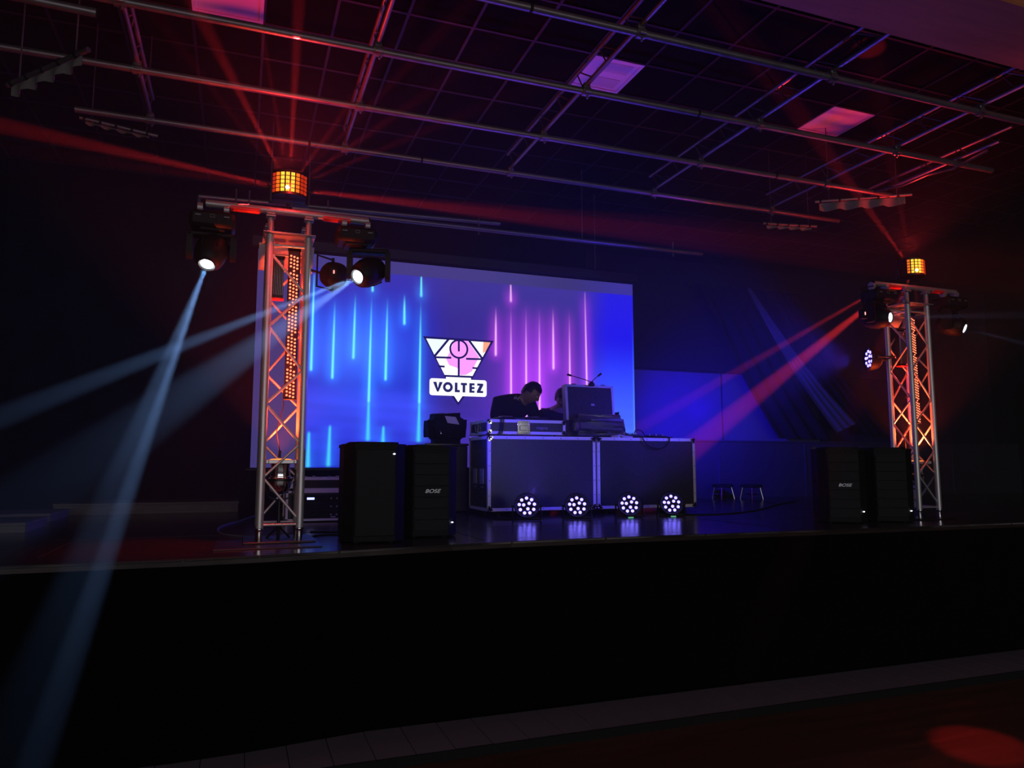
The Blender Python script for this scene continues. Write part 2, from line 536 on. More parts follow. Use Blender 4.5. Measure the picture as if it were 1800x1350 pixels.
def ceiling_pipe(y, x0, x1, label, nodes, joints=()):
    t = thing('ceiling_pipe', label, 'pipe', (0, y, PZ), 0, 'steel pipes crossing under the roof trusses')
    MB().cyl((x0, 0, 0), (x1, 0, 0), .024, n=14).build('pipe', PIPE, t)
    for x in nodes:
        b = MB()
        b.cyl((x - .03, 0, 0), (x + .03, 0, 0), .034, n=12)
        b.box((x, -.004, .035), (.05, .05, .04), ch=.006)
        b.cyl((x - .022, -.04, -.018), (x + .022, -.04, -.018), .009, n=8)
        b.cyl((x + .012, .0, -.05), (x + .012, .0, -.02), .008, n=8)
        b.build('clamp', PIPE, t)
    for x in joints:
        MB().cyl((x - .009, 0, 0), (x + .009, 0, 0), .0262, n=14).build('joint_ring', RUBBER, t)
    return t
ceiling_pipe(PY[0], -2.6, 6.4, 'long steel pipe crossing under the trusses, the one nearest the hall', TX, (1.5,))
ceiling_pipe(PY[1], -2.6, 6.3, 'long steel pipe crossing under the trusses, second from the hall', TX, (3.17,))
ceiling_pipe(PY[2], -2.6, 6.1, 'long steel pipe crossing under the trusses, third from the hall', TX, (4.55,))
ceiling_pipe(PY[3], -1.25, 6.05, 'long steel pipe crossing under the trusses, the one nearest the screen', TX[1:], (.45, 1.4))
t = thing('pipe_stub', 'short reddish pipe end hanging at the top left corner of the stage', 'pipe', (0, 0, 4.0))
MB().cyl((-1.9, 4.19, 0), (-.804, 4.233, 0), .024, n=12).build('pipe', PIPE, t)
MB().cyl((-.806, 4.233, 0), (-.80, 4.2335, 0), .026, n=12).build('end_cap', RUBBER, t)
MB().cyl((-1.6, 4.203, .0), (-1.6, 4.203, 1.0), .008, n=6).build('hanger_rod', PIPE, t)

# scalloped drapes on short rails at the sides
def valance(p0, p1, drop, label, hgt_rail=.05):
    p0, p1 = Vector(p0), Vector(p1)
    t = thing('valance', label, 'drape', p0)
    d = p1 - p0
    L = d.length
    u = d.normalized()
    v = Vector((-u.y, u.x, 0))
    MB().cyl((0, 0, 0), d, .016, n=10).build('rail', PIPE, t)
    n = 61
    vs, fs = [], []
    for i in range(n):
        s = .04 + (L - .10) * i / (n - 1)
        ph = (i / (n - 1) * 4) % 1.0
        dz = drop * (.80 + .20 * abs(math.sin(PI * ph)))
        off = .018 * math.sin(2 * PI * 4 * i / (n - 1))
        for k, (zz, oo) in enumerate(((-.02, 0), (-.02 - dz * .5, off), (-.02 - dz, off * 1.3))):
            q = u * s + v * oo
            vs.append((q.x, q.y, d.z * s / L + zz))
    m = len(vs)
    vs += [(a + v.x * .004, b + v.y * .004, c) for a, b, c in vs]
    for i in range(n - 1):
        for k in range(2):
            a = i * 3 + k
            fs.append((a, a + 1, a + 4, a + 3))
            fs.append((m + a + 3, m + a + 4, m + a + 1, m + a))
    MB().add(vs, fs).build('drape', VALA, t)
    for i in range(5):
        p = d * ((i + .3) / 5)
        MB().cyl(p - u * .008, p + u * .008, .024, n=10).build('tie_ring', RUBBER, t)
    for f_ in (.15, .85): MB().cyl(d * f_, d * f_ + Vector((0, 0, 5.03 - p0.z - d.z * f_)), .005, n=6).build('hanger_rod', PIPE, t)
    return t
valance((-1.47, 5.282, 4.0), (-.922, 4.70, 4.03), .075, 'pale scalloped drape on a short rail at the upper left')
valance((5.36, 5.66, 4.235), (6.10, 5.163, 4.235), .085, 'pale scalloped drape on a short rail at the upper right')
valance((5.24, 6.30, 4.20), (5.86, 6.18, 4.20), .03, 'narrow dark gathered drape behind the pipe at the upper right')
valance((-1.24, 6.17, 4.235), (-.70, 6.21, 4.19), .02, 'narrow gathered drape rail at the upper left above the stage')
t = thing('cable_garland', 'blue lit cable looped along the right end of the roof trusses', 'cable')
MB().tube([(5.66, 5.2, 4.22), (5.72, 4.95, 4.19), (5.78, 4.72, 4.22), (5.83, 4.5, 4.20), (5.86, 4.32, 4.23), (5.87, 4.2, 4.25)], .012, 6).build('cord', CHROME, t)

# curtain rail with its frame above the screen
t = thing('curtain_rail', 'double steel curtain rail hanging above the projection screen', 'rail', (0, 7.4, 0))
MB().cyl((-.451, 0, 4.148), (2.6, 0, 4.235), .022, n=10).build('upper_rail', PIPE, t)
MB().cyl((.40, -.03, 4.130), (5.2, -.03, 4.147), .026, n=10).build('lower_rail', PIPE, t)
MB().cyl((-.451, 0, 4.16), (-.439, 0, 3.86), .016, n=8).build('drop_post', PIPE, t)
for x in (-.12, 0.0, .75, 2.35, 4.8):
    MB().cyl((x, -.015, 4.08), (x, -.015, 4.26), .009, n=8).build('bracket', PIPE, t)
for x in (.2, 3.6):
    MB().cyl((x, 0, 4.14), (x, 0, 5.0), .007, n=6).build('hanger_rod', PIPE, t)

# ================================================================== projection screen
SY = 8.0
X0, X1, Z0, Z1 = .112, 4.590, 1.566, 3.862
scr = thing('projection_screen', 'wide white projection screen glowing with blue and pink light streaks behind the performers', 'screen', (0, SY, 0))
MB().box(((X0 + X1) / 2, .03, (Z0 + Z1) / 2), (X1 - X0, .012, Z1 - Z0)).build('fabric', SCREENW, scr, smooth=False)
MB().cyl((X0 - .04, .03, Z0 - .02), (X1 + .04, .03, Z0 - .02), .022, n=12).build('bottom_bar', STEEL_B, scr)
MB().box(((X0 + X1) / 2, .05, Z1 + .085), (X1 - X0 + .16, .13, .14), ch=.02).build('roller_housing', STEEL_B, scr)
for x in (X0 + .5, X1 - .5):
    MB().cyl((x, .05, Z1 + .15), (x, .05, 5.0), .008, n=6).build('hanger_rod', PIPE, scr)
CYAN = [((.689, 3.645), (.685, 2.587)), ((.915, 3.40), (.908, 2.51)), ((1.133, 3.475), (1.126, 2.737)), ((1.316, 3.645), (1.319, 3.497)),
        ((1.311, 3.483), (1.302, 2.265)), ((1.487, 3.466), (1.481, 2.515)), ((1.676, 3.513), (1.68, 3.15)), ((1.866, 3.72), (1.868, 3.483)),
        ((1.865, 3.47), (1.863, 2.269))]
CREF = [((1.302, 2.265), (1.301, 1.852)), ((1.863, 2.269), (1.859, 1.845)), ((.898, 2.004), (.891, 1.577)), ((1.468, 2.008), (1.465, 1.80)), ((.683, 1.934), (.682, 1.565))]
PINK = [((2.762, 3.453), (2.762, 2.855)), ((2.948, 3.72), (2.95, 3.509)), ((2.95, 3.495), (2.954, 1.9)), ((3.141, 3.482), (3.144, 1.9)),
        ((3.313, 3.467), (3.313, 1.9)), ((3.492, 3.495), (3.494, 2.728)), ((3.708, 3.469), (3.709, 1.9)), ((3.921, 3.706), (3.942, 1.9))]
def lin(c):
    c = np.asarray(c, float) / 255
    return np.where(c <= .04045, c / 12.92, ((c + .055) / 1.055) ** 2.4)
def build_picture():
    base = np.linspace(X0, X1, 170)
    extra = []
    for (a, b) in CYAN + CREF + PINK:
        for q in np.linspace(-.045, .045, 19): extra.append((a[0] + b[0]) / 2 + q)
    xs = np.unique(np.round(np.concatenate([base, extra, [.64, .646]]), 4))
    keep = [xs[0]]
    for q in xs[1:]:
        if q - keep[-1] > .0028: keep.append(q)
    keep[-1] = X1
    xs = np.array(keep)
    zs = np.unique(np.round(np.concatenate([np.linspace(Z0, Z1, 150), [3.716, 3.722]]), 4))
    nx, nz = len(xs), len(zs)
    XX, ZZ = np.meshgrid(xs, zs)
    def sm(a, b, t): t = np.clip((t - a) / (b - a), 0, 1); return t * t * (3 - 2 * t)
    def g(t, s): return np.exp(-(t / s) ** 2)
    v = (ZZ - Z0) / (Z1 - Z0)
    left, mid, right = lin((36, 40, 196)), lin((54, 42, 142)), lin((30, 24, 228))
    wl = 1 - sm(1.7, 2.25, XX)
    wr = sm(3.7, 4.3, XX)
    wm = np.clip(1 - wl - wr, 0, 1)
    col = wl[..., None] * left + wm[..., None] * mid + wr[..., None] * right
    col += (wl * .55 * g(XX - 1.15, .55) * g(ZZ - 2.85, .42))[..., None] * lin((66, 132, 250))
    col += (wl * .5 * sm(2.5, 2.25, ZZ) * (1 - sm(2.2, 1.5, ZZ)) )[..., None] * lin((60, 80, 200))
    col += (.50 * g(XX - 3.25, .45) * g(ZZ - 2.6, .50))[..., None] * lin((176, 52, 235))
    col += (wr * sm(3.2, 1.8, ZZ) * 1.0)[..., None] * lin((64, 110, 240))
    col += (.35 * g(XX - 3.3, .8) * sm(2.6, 1.9, ZZ))[..., None] * lin((110, 50, 255))
    top = sm(3.1, 3.75, ZZ) * (1 - wr * .8)
    col = col * (1 - .6 * top)[..., None] + (.6 * top)[..., None] * lin((66, 56, 150))
    nz_ = np.zeros_like(XX)
    for fx, fz, a in ((3.1, 9.7, .4), (7.3, 23.1, .3), (1.9, 51.0, .3)): nz_ += a * np.sin(fx * XX + 1.3 * fz + fz * ZZ)
    col *= (1 + .10 * nz_ * sm(2.5, 2.2, ZZ))[..., None]
    def streak(lst, core, glow, wc, wg, sc, tail=True):
        nonlocal col
        for (a, b) in lst:
            tt = np.clip((a[1] - ZZ) / (a[1] - b[1]), 0, 1)
            xc = a[0] + (b[0] - a[0]) * tt
            inside = sm(b[1] - .012, b[1] + .02, ZZ) * (1 - sm(a[1] - .02, a[1] + .02, ZZ))
            body = inside * (sm(-.02, .55, tt) if tail else .8)
            if a[1] > 3.64 and tail: body = inside * (.9 if a[1] - b[1] < .3 else sm(-.2, .5, tt))
            wcc = wc * (.55 + .45 * tt)
            soft = sm(b[1] - .12, b[1] + .10, ZZ) * (1 - sm(a[1] - .25, a[1] + .1, ZZ)) if tail else inside
            c1 = g(XX - xc, wcc) * body
            col += (soft * g(XX - xc, wg) * .42 * sc * (.35 + .65 * tt))[..., None] * glow
            col = col * (1 - c1)[..., None] + c1[..., None] * core
    streak(CYAN, lin((120, 250, 255)), lin((40, 150, 255)), .0135, .07, 1.0)
    streak(CREF, lin((80, 225, 250)), lin((40, 150, 255)), .022, .085, .8, False)
    streak(PINK, lin((255, 190, 255)), lin((225, 60, 250)), .0135, .075, 1.0)
    band = sm(3.716, 3.722, ZZ)
    col = col * (1 - band)[..., None] + band[..., None] * (lin((66, 58, 128)) * (1 - .35 * sm(2.5, 4.6, XX))[..., None] + (.5 * sm(3.6, 4.5, XX))[..., None] * lin((30, 24, 150)))
    lb = 1 - sm(.640, .646, XX)
    col = col * (1 - lb)[..., None] + lb[..., None] * lin((62, 54, 112))
    edge = sm(X1 - .022, X1 - .004, XX) * sm(3.6, 2.2, ZZ)
    col += (edge * .6)[..., None] * lin((80, 150, 255))
    vs = np.stack([XX.ravel(), np.full(XX.size, 0.0), ZZ.ravel()], 1)
    idx = np.arange(nx * nz).reshape(nz, nx)
    q = np.stack([idx[:-1, :-1], idx[:-1, 1:], idx[1:, 1:], idx[1:, :-1]], -1).reshape(-1, 4)
    me = bpy.data.meshes.new('picture')
    me.from_pydata(vs.tolist(), [], q.tolist())
    at = me.color_attributes.new('picture', 'FLOAT_COLOR', 'POINT')
    rgba = np.ones((nx * nz, 4), np.float32)
    rgba[:, :3] = np.clip(col, 0, 1.2).reshape(-1, 3)
    at.data.foreach_set('color', rgba.ravel())
    m = bpy.data.materials.new('projected_picture')
    m.use_nodes = True
    nt = m.node_tree
    nt.nodes.remove(nt.nodes['Principled BSDF'])
    e = nt.nodes.new('ShaderNodeEmission')
    c = nt.nodes.new('ShaderNodeVertexColor')
    c.layer_name = 'picture'
    nt.links.new(c.outputs['Color'], e.inputs['Color'])
    e.inputs['Strength'].default_value = 1.08
    nt.links.new(e.outputs[0], nt.nodes['Material Output'].inputs['Surface'])
    me.materials.append(m)
    o = bpy.data.objects.new('picture', me)
    C.objects.link(o)
    o.parent = scr
    return o
pic = build_picture()
# the logo thrown onto the screen, as thin flat shapes
INK = emis('logo_ink', lin((30, 22, 96)), 1.0)
LWHITE = emis('logo_white', (1, 1, 1), 1.25)
LPINK = emis('logo_pink', lin((250, 150, 245)), 1.25)
LPALE = emis('logo_pale', lin((226, 248, 250)), 1.25)
LORNG = emis('logo_orange', lin((240, 160, 130)), 1.2)
LDARK = emis('logo_letter_ink', lin((40, 40, 100)), 1.0)
lg = MB().prism([(1.894, 3.035), (2.737, 3.031), (2.471, 2.563), (2.167, 2.562)], .003, .004, FRONTM).build('logo', INK, scr, smooth=False)
def flat(name, polys, m, layer, parent=lg):
    b = MB()
    for p in polys: b.prism(p, .004 + .001 * layer, .0046 + .001 * layer, FRONTM)
    return b.build(name, m, parent, smooth=False)
def bar(a, b, w_):
    a, b = Vector(a), Vector(b)
    n = (b - a).normalized()
    n = Vector((-n.y, n.x)) * w_ / 2
    return [tuple(a + n), tuple(a - n), tuple(b - n), tuple(b + n)]
def ring(cx, cz, r0, r1, n=40, sx=1):
    return [[(cx + sx * r0 * math.cos(t0), cz + r0 * math.sin(t0)), (cx + sx * r1 * math.cos(t0), cz + r1 * math.sin(t0)),
             (cx + sx * r1 * math.cos(t1), cz + r1 * math.sin(t1)), (cx + sx * r0 * math.cos(t1), cz + r0 * math.sin(t1))]
            for t0, t1 in [(2 * PI * i / n, 2 * PI * (i + 1) / n) for i in range(n)]]
flat('logo_field', [[(1.93, 3.01), (2.695, 3.01), (2.479, 2.607), (2.15, 2.605)]], LWHITE, 1)
flat('left_triangle', [[(1.93, 3.01), (2.173, 3.01), (2.028, 2.827)]], LPALE, 2)
flat('pink_patch', [[(2.164, 2.790), (2.2, 2.86), (2.26, 3.01), (2.42, 3.01), (2.56, 2.83), (2.535, 2.79), (2.47, 2.66), (2.403, 2.618), (2.333, 2.609), (2.30, 2.69), (2.27, 2.70), (2.20, 2.72)]], LPINK, 2)
flat('orange_patch', [[(2.607, 3.009), (2.695, 3.01), (2.637, 2.901), (2.601, 2.874)]], LORNG, 2)
flat('logo_lines', ring(2.313, 2.911, .091, .113) + [bar((2.193, 3.02), (2.028, 2.812), .026), bar((2.432, 3.02), (2.597, 2.812), .026),
     bar((2.312, 3.01), (2.313, 2.883), .023), bar((2.313, 2.805), (2.314, 2.598), .023), bar((2.03, 2.801), (2.225, 2.806), .022),
     bar((2.4, 2.802), (2.60, 2.807), .022), bar((2.076, 2.701), (2.148, 2.70), .021), bar((2.477, 2.70), (2.55, 2.699), .021), bar((2.144, 2.595), (2.485, 2.596), .022)], INK, 3)
def rrect(x0, x1, z0, z1, r, n=5):
    out = []
    for cx, cz, a0 in ((x1 - r, z1 - r, 0), (x0 + r, z1 - r, 90), (x0 + r, z0 + r, 180), (x1 - r, z0 + r, 270)):
        for k in range(n + 1):
            a = R(a0 + 90 * k / n)
            out.append((cx + r * math.cos(a), cz + r * math.sin(a)))
    return out
flat('tag_outline', [[(2.224, 2.382), (2.311, 2.264), (2.398, 2.382)]], INK, 0)  # dark outline under the pointer of the tag
lt = flat('name_tag', [rrect(1.975, 2.649, 2.371, 2.562, .03), [(2.165, 2.584), (2.46, 2.584), (2.46, 2.55), (2.165, 2.55)], [(2.258, 2.375), (2.363, 2.375), (2.311, 2.30)]], LWHITE, 4)
zt, zb = 2.523, 2.413
sw = .032
L_ = []
x0, x1 = 2.014, 2.127
L_ += [[(x0, zt), (x0 + .040, zt), (x0 + .066, zb), (x0 + .047, zb)], [(x1 - .040, zt), (x1, zt), (x0 + .066, zb), (x0 + .047, zb)]]
L_ += ring(2.187, 2.468, .027, .058, 28)
L_ += [[(2.268, zt), (2.268 + sw, zt), (2.268 + sw, zb), (2.268, zb)], [(2.268, zb + .027), (2.328, zb + .027), (2.328, zb), (2.268, zb)]]
L_ += [[(2.339, zt), (2.413, zt), (2.413, zt - .027), (2.339, zt - .027)], [(2.360, zt), (2.360 + sw, zt), (2.360 + sw, zb), (2.360, zb)]]
L_ += [[(2.440, zt), (2.440 + sw, zt), (2.440 + sw, zb), (2.440, zb)]] + [[(2.440, z), (2.503, z), (2.503, z - .025), (2.440, z - .025)] for z in (zt, (zt + zb) / 2 + .0125, zb + .025)]
L_ += [[(2.534, zt), (2.607, zt), (2.607, zt - .026), (2.534, zt - .026)], [(2.530, zb + .026), (2.607, zb + .026), (2.607, zb), (2.530, zb)], [(2.566, zt - .02), (2.607, zt - .02), (2.572, zb + .02), (2.530, zb + .02)]]
flat('lettering', L_, LDARK, 6, lg)

# dark and pale folds shaped in place of a diagonal shadow beside the screen
def draped(name, poly, n, m, parent, depth, y):
    # poly: top-left, top-right, bottom-right, bottom-left (X,Z); folds run along its length
    vs, fs = [], []
    k = 9
    for i in range(n + 1):
        u = i / n
        for j in range(k):
            t_ = j / (k - 1)
            a = Vector(poly[0]).lerp(Vector(poly[1]), u)
            b = Vector(poly[3]).lerp(Vector(poly[2]), u)
            p = a.lerp(b, t_)
            sag = -.10 * math.sin(PI * t_)
            vs.append((p.x + sag * .3, y - depth * (.5 + .5 * math.sin(u * PI * 7 + 1.2 * t_)), p.y + sag))
    q = len(vs)
    vs += [(a, b + .012, c) for a, b, c in vs]
    for i in range(n):
        for j in range(k - 1):
            a = i * k + j
            fs += [(a, a + 1, a + k + 1, a + k), (q + a + k, q + a + k + 1, q + a + 1, q + a)]
    return MB().add(vs, fs).build(name, m, parent)
cur = thing('shadow_band', 'dark folds shaped as a diagonal shadow across the blue wall panels right of the screen', 'shadow band', (0, 0, 0))
draped('shadow_folds', [(6.75, 4.45), (7.62, 4.45), (9.3, 2.02), (8.15, 2.02)], 42, CLOTH, cur, .09, 9.70)
draped('shadow_edge_fold', [(8.0, 4.45), (8.5, 4.45), (10.6, 2.1), (9.9, 2.1)], 24, CLOTH, cur, .08, 9.72)
lit_stripe = mat('lit_stripe_grey', (.09, .09, .12), .6, 0, .1)  # paler colour for the lit stripe beside the shadow
draped('lit_stripe_fold', [(7.66, 4.45), (7.72, 4.45), (9.82, 2.30), (9.36, 2.12)], 14, lit_stripe, cur, .035, 9.66)
MB().cyl((6.6, 9.72, 4.47), (8.8, 9.72, 4.47), .018, n=8).build('shadow_band_pole', STEEL_B, cur)
for x in (6.75, 7.7, 8.65): MB().cyl((x, 9.72, 4.47), (x, 9.975, 4.47), .012, n=8).build('shadow_band_bracket', STEEL_B, cur)

# ================================================================== truss towers
LEGD = .1225
def tower(cx, cy_, label):
    t = thing('truss_tower', label, 'truss tower', (cx, cy_, S))
    MB().box((0, 0, .006), (.44, .44, .012), ch=.003).build('base_plate', STEEL_B, t, smooth=False)
    corners = [(-LEGD, -LEGD), (LEGD, -LEGD), (LEGD, LEGD), (-LEGD, LEGD)]
    for (x, y) in corners:
        MB().cyl((x, y, .085), (x, y, 2.01), .0245, n=18).build('leg', ALU, t)
        b = MB()
        b.lathe([(.019, .012), (.020, .070), (.0245, .074), (.0262, .080), (.0262, .087), (.0245, .090)], 16, Matrix.Translation((x, y, 0)))
        b.build('coupler', CHROME, t)
        b = MB()
        b.lathe([(.0235, 2.01), (.020, 2.016), (.020, 2.125)], 16, Matrix.Translation((x, y, 0)))
        b.box((x, y, 2.135), (.062, .062, .012), ch=.002)
        b.box((x, y, 2.152), (.052, .05, .010), ch=.002)
        b.build('top_coupler', ALU_D, t)
    zl = [1.885, 1.395, .885, .409]
    zr = [1.630, 1.112, .631, .145]
    zz = []
    for a, b in zip(zl, zr): zz += [(-1, a), (1, b)]
    for k in range(4):
        a, b = Vector(corners[k]), Vector(corners[(k + 1) % 4])
        flip = 1
        seq = [((a if s * flip < 0 else b), z) for s, z in zz]
        u = (b - a).normalized() * .022
        for (p, z0), (q, z1) in zip(seq, seq[1:]):
            pp = p + (u if p == a else -u)
            qq = q + (u if q == a else -u)
            MB().cyl((pp.x, pp.y, z0 - .012), (qq.x, qq.y, z1 + .012), .0088, n=10).build('brace', ALU, t)
        for z in (1.945, .085 + .025):
            MB().cyl((a.x + u.x, a.y + u.y, z), (b.x - u.x, b.y - u.y, z), .0088, n=10).build('rung', ALU, t)
    MB().box((0, 0, 2.022), (.335, .335, .008), ch=.002).build('top_plate', ALU_D, t, smooth=False)
    bar_ = MB().cyl((-.525, -.115, 2.180), (.530, -.115, 2.180), .0245, n=18).build('crossbar', ALU_D, t)
    for s in (-1, 1):
        b = MB()
        b.cyl((s * .525, -.115, 2.18), (s * .533, -.115, 2.18), .027, n=18)
        b.build('end_cap', RUBBER, bar_)
        x0 = -.375 if s < 0 else .215
        MB().cyl((x0, -.117, 2.170), (x0 + .185, -.117, 2.170), .0235, n=16).build('red_light_sleeve', RED_LIT, bar_)  # sleeve added, coloured for the red light falling on the crossbar
    return t
TL, TR = (.2625, 5.125), (6.0025, 5.2225)
tower(*TL, 'square aluminium truss tower at the left of the stage, glowing red inside')
tower(*TR, 'square aluminium truss tower at the far right of the stage, glowing red inside')
MB_ = MB().box((.19, 4.98, S + .004), (.62, .60, .008), ch=.002)
tag(MB_.build('floor_plate', STEEL_B, smooth=False), 'thin black floor plate under the left truss tower', 'floor plate')
bpy.data.objects['truss_tower'].location.z = S + .008

# ------------------------------------------------------------------ derby effect light on each tower
def derby(cx, cy_, label, shift=0):
    t = thing('derby_light', label, 'effect light', (cx, cy_, S + 2.215))
    rad, arc = .125, R(122)
    b = MB()
    n = 12
    outer = [(rad * math.sin(-arc / 2 + arc * i / n) * .98, -rad * math.cos(-arc / 2 + arc * i / n) * .98 + .03) for i in range(n + 1)]
    outer += [(.105, .115), (-.105, .115)]
    b.prism(outer, .085, .235)
    b.build('body', STEEL_B, t)
    f = MB()
    o2 = [(p[0] * 1.035, p[1] * 1.035) for p in outer]
    f.prism(o2, .232, .244)
    f.build('top_rim', STEEL_B, t)
    MB().prism(o2, .076, .090).build('bottom_rim', STEEL_B, t)
    b = MB()
    for s in (-1, 1):
        b.box((s * .126, .06, .12), (.008, .035, .13), ch=.002)
        b.cyl((s * .118, .06, .16), (s * .142, .06, .16), .016, n=10)
    b.box((0, .06, .058), (.26, .035, .008))
    b.cyl((0, .06, .0), (0, .06, .055), .012, n=10)
    b.build('bracket', STEEL_B, t)
    nc = 8
    core = 3 + shift
    for c in range(nc):
        th = -arc / 2 + arc * (c + .5) / nc
        d = abs(c - core)
        m = E_HOT if d <= .6 else (E_HOT if d < 1.6 else (E_ORG if d < 2.6 else E_RED))
        k = MB()
        M = Matrix.Translation((0, .03, 0)) @ Matrix.Rotation(th, 4, 'Z') @ Matrix.Translation((0, -rad, 0))
        wdt = 2 * rad * math.sin(arc / nc / 2) * .74
        for r_ in range(5):
            for s in (-1, 1):
                k.box((s * wdt * .25, 0, .1045 + .0275 * r_), (wdt * .40, .008, .0195), M)
        k.build('lens_column', m, t, smooth=False)
    th = -arc / 2 + arc * (core + .5) / nc
    p = Vector((rad * math.sin(th) * 1.02, -rad * math.cos(th) * 1.02 + .03, .118))
    MB().lathe([(.0, -.014), (.011, -.008), (.014, 0), (.011, .008), (0, .014)], 12, Matrix.Translation(p)).build('bulb', E_CORE, t)
    return t
derby(TL[0] - .010, TL[1] - .10, 'red glowing drum shaped derby effect light on top of the left truss tower', 0)
derby(TR[0] + .00, TR[1] - .10, 'red glowing drum shaped derby effect light on top of the right truss tower', -1)

# ------------------------------------------------------------------ moving head spots hanging from the crossbars
def moving_head(cx, cy_, lens, to, label, yaw=None):
    # base clamped under the crossbar, yoke below it, head aimed along the beam
    t = thing('moving_head', label, 'moving head light', (cx, cy_, S + 2.02))
    b = MB()
    b.box((0, 0, .040), (.27, .21, .105), ch=.02)
    b.box((0, 0, -.02), (.15, .15, .02), ch=.006)
    base = b.build('base', PLASTIC, t)
    for s in (-1, 1):
        k = MB()
        k.box((s * .08, 0, .102), (.03, .045, .024), ch=.004)
        k.lathe([(.026, -.016), (.034, -.016), (.034, .016), (.026, .016)], 14, Matrix.Translation((s * .08, 0, .135)) @ Matrix.Rotation(PI / 2, 4, 'Y'))
        k.build('clamp', ALU_D, base)
    for x0, w_ in ((-.085, .032), (.085, .032)):
        MB().box((x0, -.106, .055), (w_, .003, .007)).build('vent_mark', LETTER, base, smooth=False)
    k = MB()
    for a in (-1, 1):
        k.box((a * .013, -.106, .055), (.002, .003, .018))
        k.box((0, -.106, .055 + a * .009), (.028, .003, .002))
    k.build('control_window', LETTER, base, smooth=False)
    loc = Vector((cx, cy_, S + 2.02))
    d = (Vector(to) - Vector(lens)).normalized()
    hd = Vector((d.x, d.y, 0)).normalized()
    ya = math.atan2(hd.y, hd.x) + PI / 2 if yaw is None else yaw
    piv = Vector(lens) - d * .135 - loc
    Y_ = Matrix.Translation((piv.x, piv.y, 0)) @ Matrix.Rotation(ya, 4, 'Z')
    y = MB()
    y.box((0, 0, -.045), (.270, .085, .030), Y_, ch=.008)
    for s in (-1, 1):
        y.prism([(-.045, -.055), (.045, -.055), (.050, piv.z - .03), (.032, piv.z - .058), (-.032, piv.z - .058), (-.050, piv.z - .03)], -.018, .018,
                Y_ @ Matrix.Translation((s * .130, 0, 0)) @ Matrix(((0, 0, 1, 0), (1, 0, 0, 0), (0, 1, 0, 0), (0, 0, 0, 1))))
    y.build('yoke', PLASTIC, t)
    q = d.to_track_quat('Z', 'X').to_matrix().to_4x4()
    H = Matrix.Translation(piv) @ q
    h = MB()
    h.lathe([(0, -.125), (.055, -.12), (.082, -.095), (.095, -.05), (.100, 0), (.097, .05), (.085, .095), (.062, .122), (.050, .128), (.046, .122), (.046, .112), (0, .112)], 24, H)
    for a in range(6):
        h.box((.092, 0, -.02), (.02, .012, .10), H @ Matrix.Rotation(a * PI / 3 + .3, 4, 'Z'), ch=.003)
    head = h.build('head', PLASTIC, t)
    MB().lathe([(0, .131), (.020, .130), (.036, .126), (.043, .120)], 20, H).build('lens', E_WHITE, head)
    MB().lathe([(.044, .122), (.050, .132), (.056, .132), (.056, .120)], 20, H).build('lens_ring', STEEL_B, head)
    return t
moving_head(-.215, TL[1] - .115, LM1, T1, 'black moving head light on the left tower, left side, white beam pointing down', yaw=0)
moving_head(.700, TL[1] - .115, LM2, T2, 'black moving head light on the left tower, right side, white beam pointing left', yaw=R(-12))
moving_head(TR[0] - .46, TR[1] - .115, LM3, T3, 'black moving head light on the right tower, left side, lens facing right')
moving_head(TR[0] + .44, TR[1] - .115, LM4, T4, 'black moving head light on the right tower, right side, small white lens')

# ------------------------------------------------------------------ led bars and uplights inside the towers
def led_bar(cx, cy_, z0, z1, rz, label):
    t = thing('led_bar', label, 'led light bar', (cx, cy_, 0), rz)
    b = MB()
    b.box((0, .022, (z0 + z1) / 2), (.078, .040, z1 - z0), ch=.004)
    b.build('housing', STEEL_B, t)
    b = MB()
    for z in (z0 - .006, z1 + .006): b.box((0, .018, z), (.088, .05, .012), ch=.003)
    b.build('end_cap', PLASTIC, t)
    b = MB()
    n = int((z1 - z0 - .02) / .0245)
    for i in range(n):
        for c in range(3):
            if i % 9 == 8 and c != 1: continue
            b.lathe([(.0078, 0), (.0065, .004), (0, .0055)], 8, Matrix.Translation((-.021 + .021 * c, .001, z0 + .018 + .0245 * i - .0065 * c)) @ Matrix.Rotation(PI / 2, 4, 'X'))
    b.build('led_array', E_LEDR, t, stuff=True)
    MB().box((0, .001, (z0 + z1) / 2), (.066, .004, z1 - z0 - .012)).build('led_glow_board', mat('red_glow_board', (.22, .012, .012), .5), t, smooth=False)  # red board colour stands in for the glow between the leds
    for z in (z0 + .25, z1 - .3):
        MB().cyl((.0, .04, z), (.0, .115, z), .007, n=8).build('mount_arm', STEEL_B, t)
    return t
led_bar(.305, 5.105, S + .945, S + 1.96, R(-4), 'vertical red led bar inside the left truss tower')
led_bar(TR[0] + .040, TR[1] - .03, S + .90, S + 1.93, R(8), 'vertical red led bar inside the right truss tower')
def dimmer(cx, cy_, z0, z1, label):
    t = thing('dimmer_pack', label, 'dimmer pack', (cx, cy_, 0))
    MB().box((0, .01, (z0 + z1) / 2), (.080, .045, z1 - z0), ch=.004).build('case', STEEL_B, t)
    for k in range(7):
        MB().box((-.033 + .011 * k, -.02, (z0 + z1) / 2), (.0035, .020, z1 - z0 - .04)).build('cooling_fin', ALU_D, t, smooth=False)
    for z in (z0 - .004, z1 + .004): MB().box((0, -.002, z), (.092, .07, .010), ch=.002).build('end_plate', RED_LIT if z < z0 else STEEL_B, t)
    MB().cyl((0, .03, z1 - .05), (0, .10, z1 - .05), .008, n=8).build('mount_arm', STEEL_B, t)
    return t
dimmer(.200, 5.135, S + 1.62, S + 1.90, 'ribbed dark power pack beside the led bar in the left truss tower')
dimmer(TR[0] - .03, TR[1] + .055, S + 1.45, S + 1.80, 'ribbed dark power pack beside the led bar in the right truss tower')
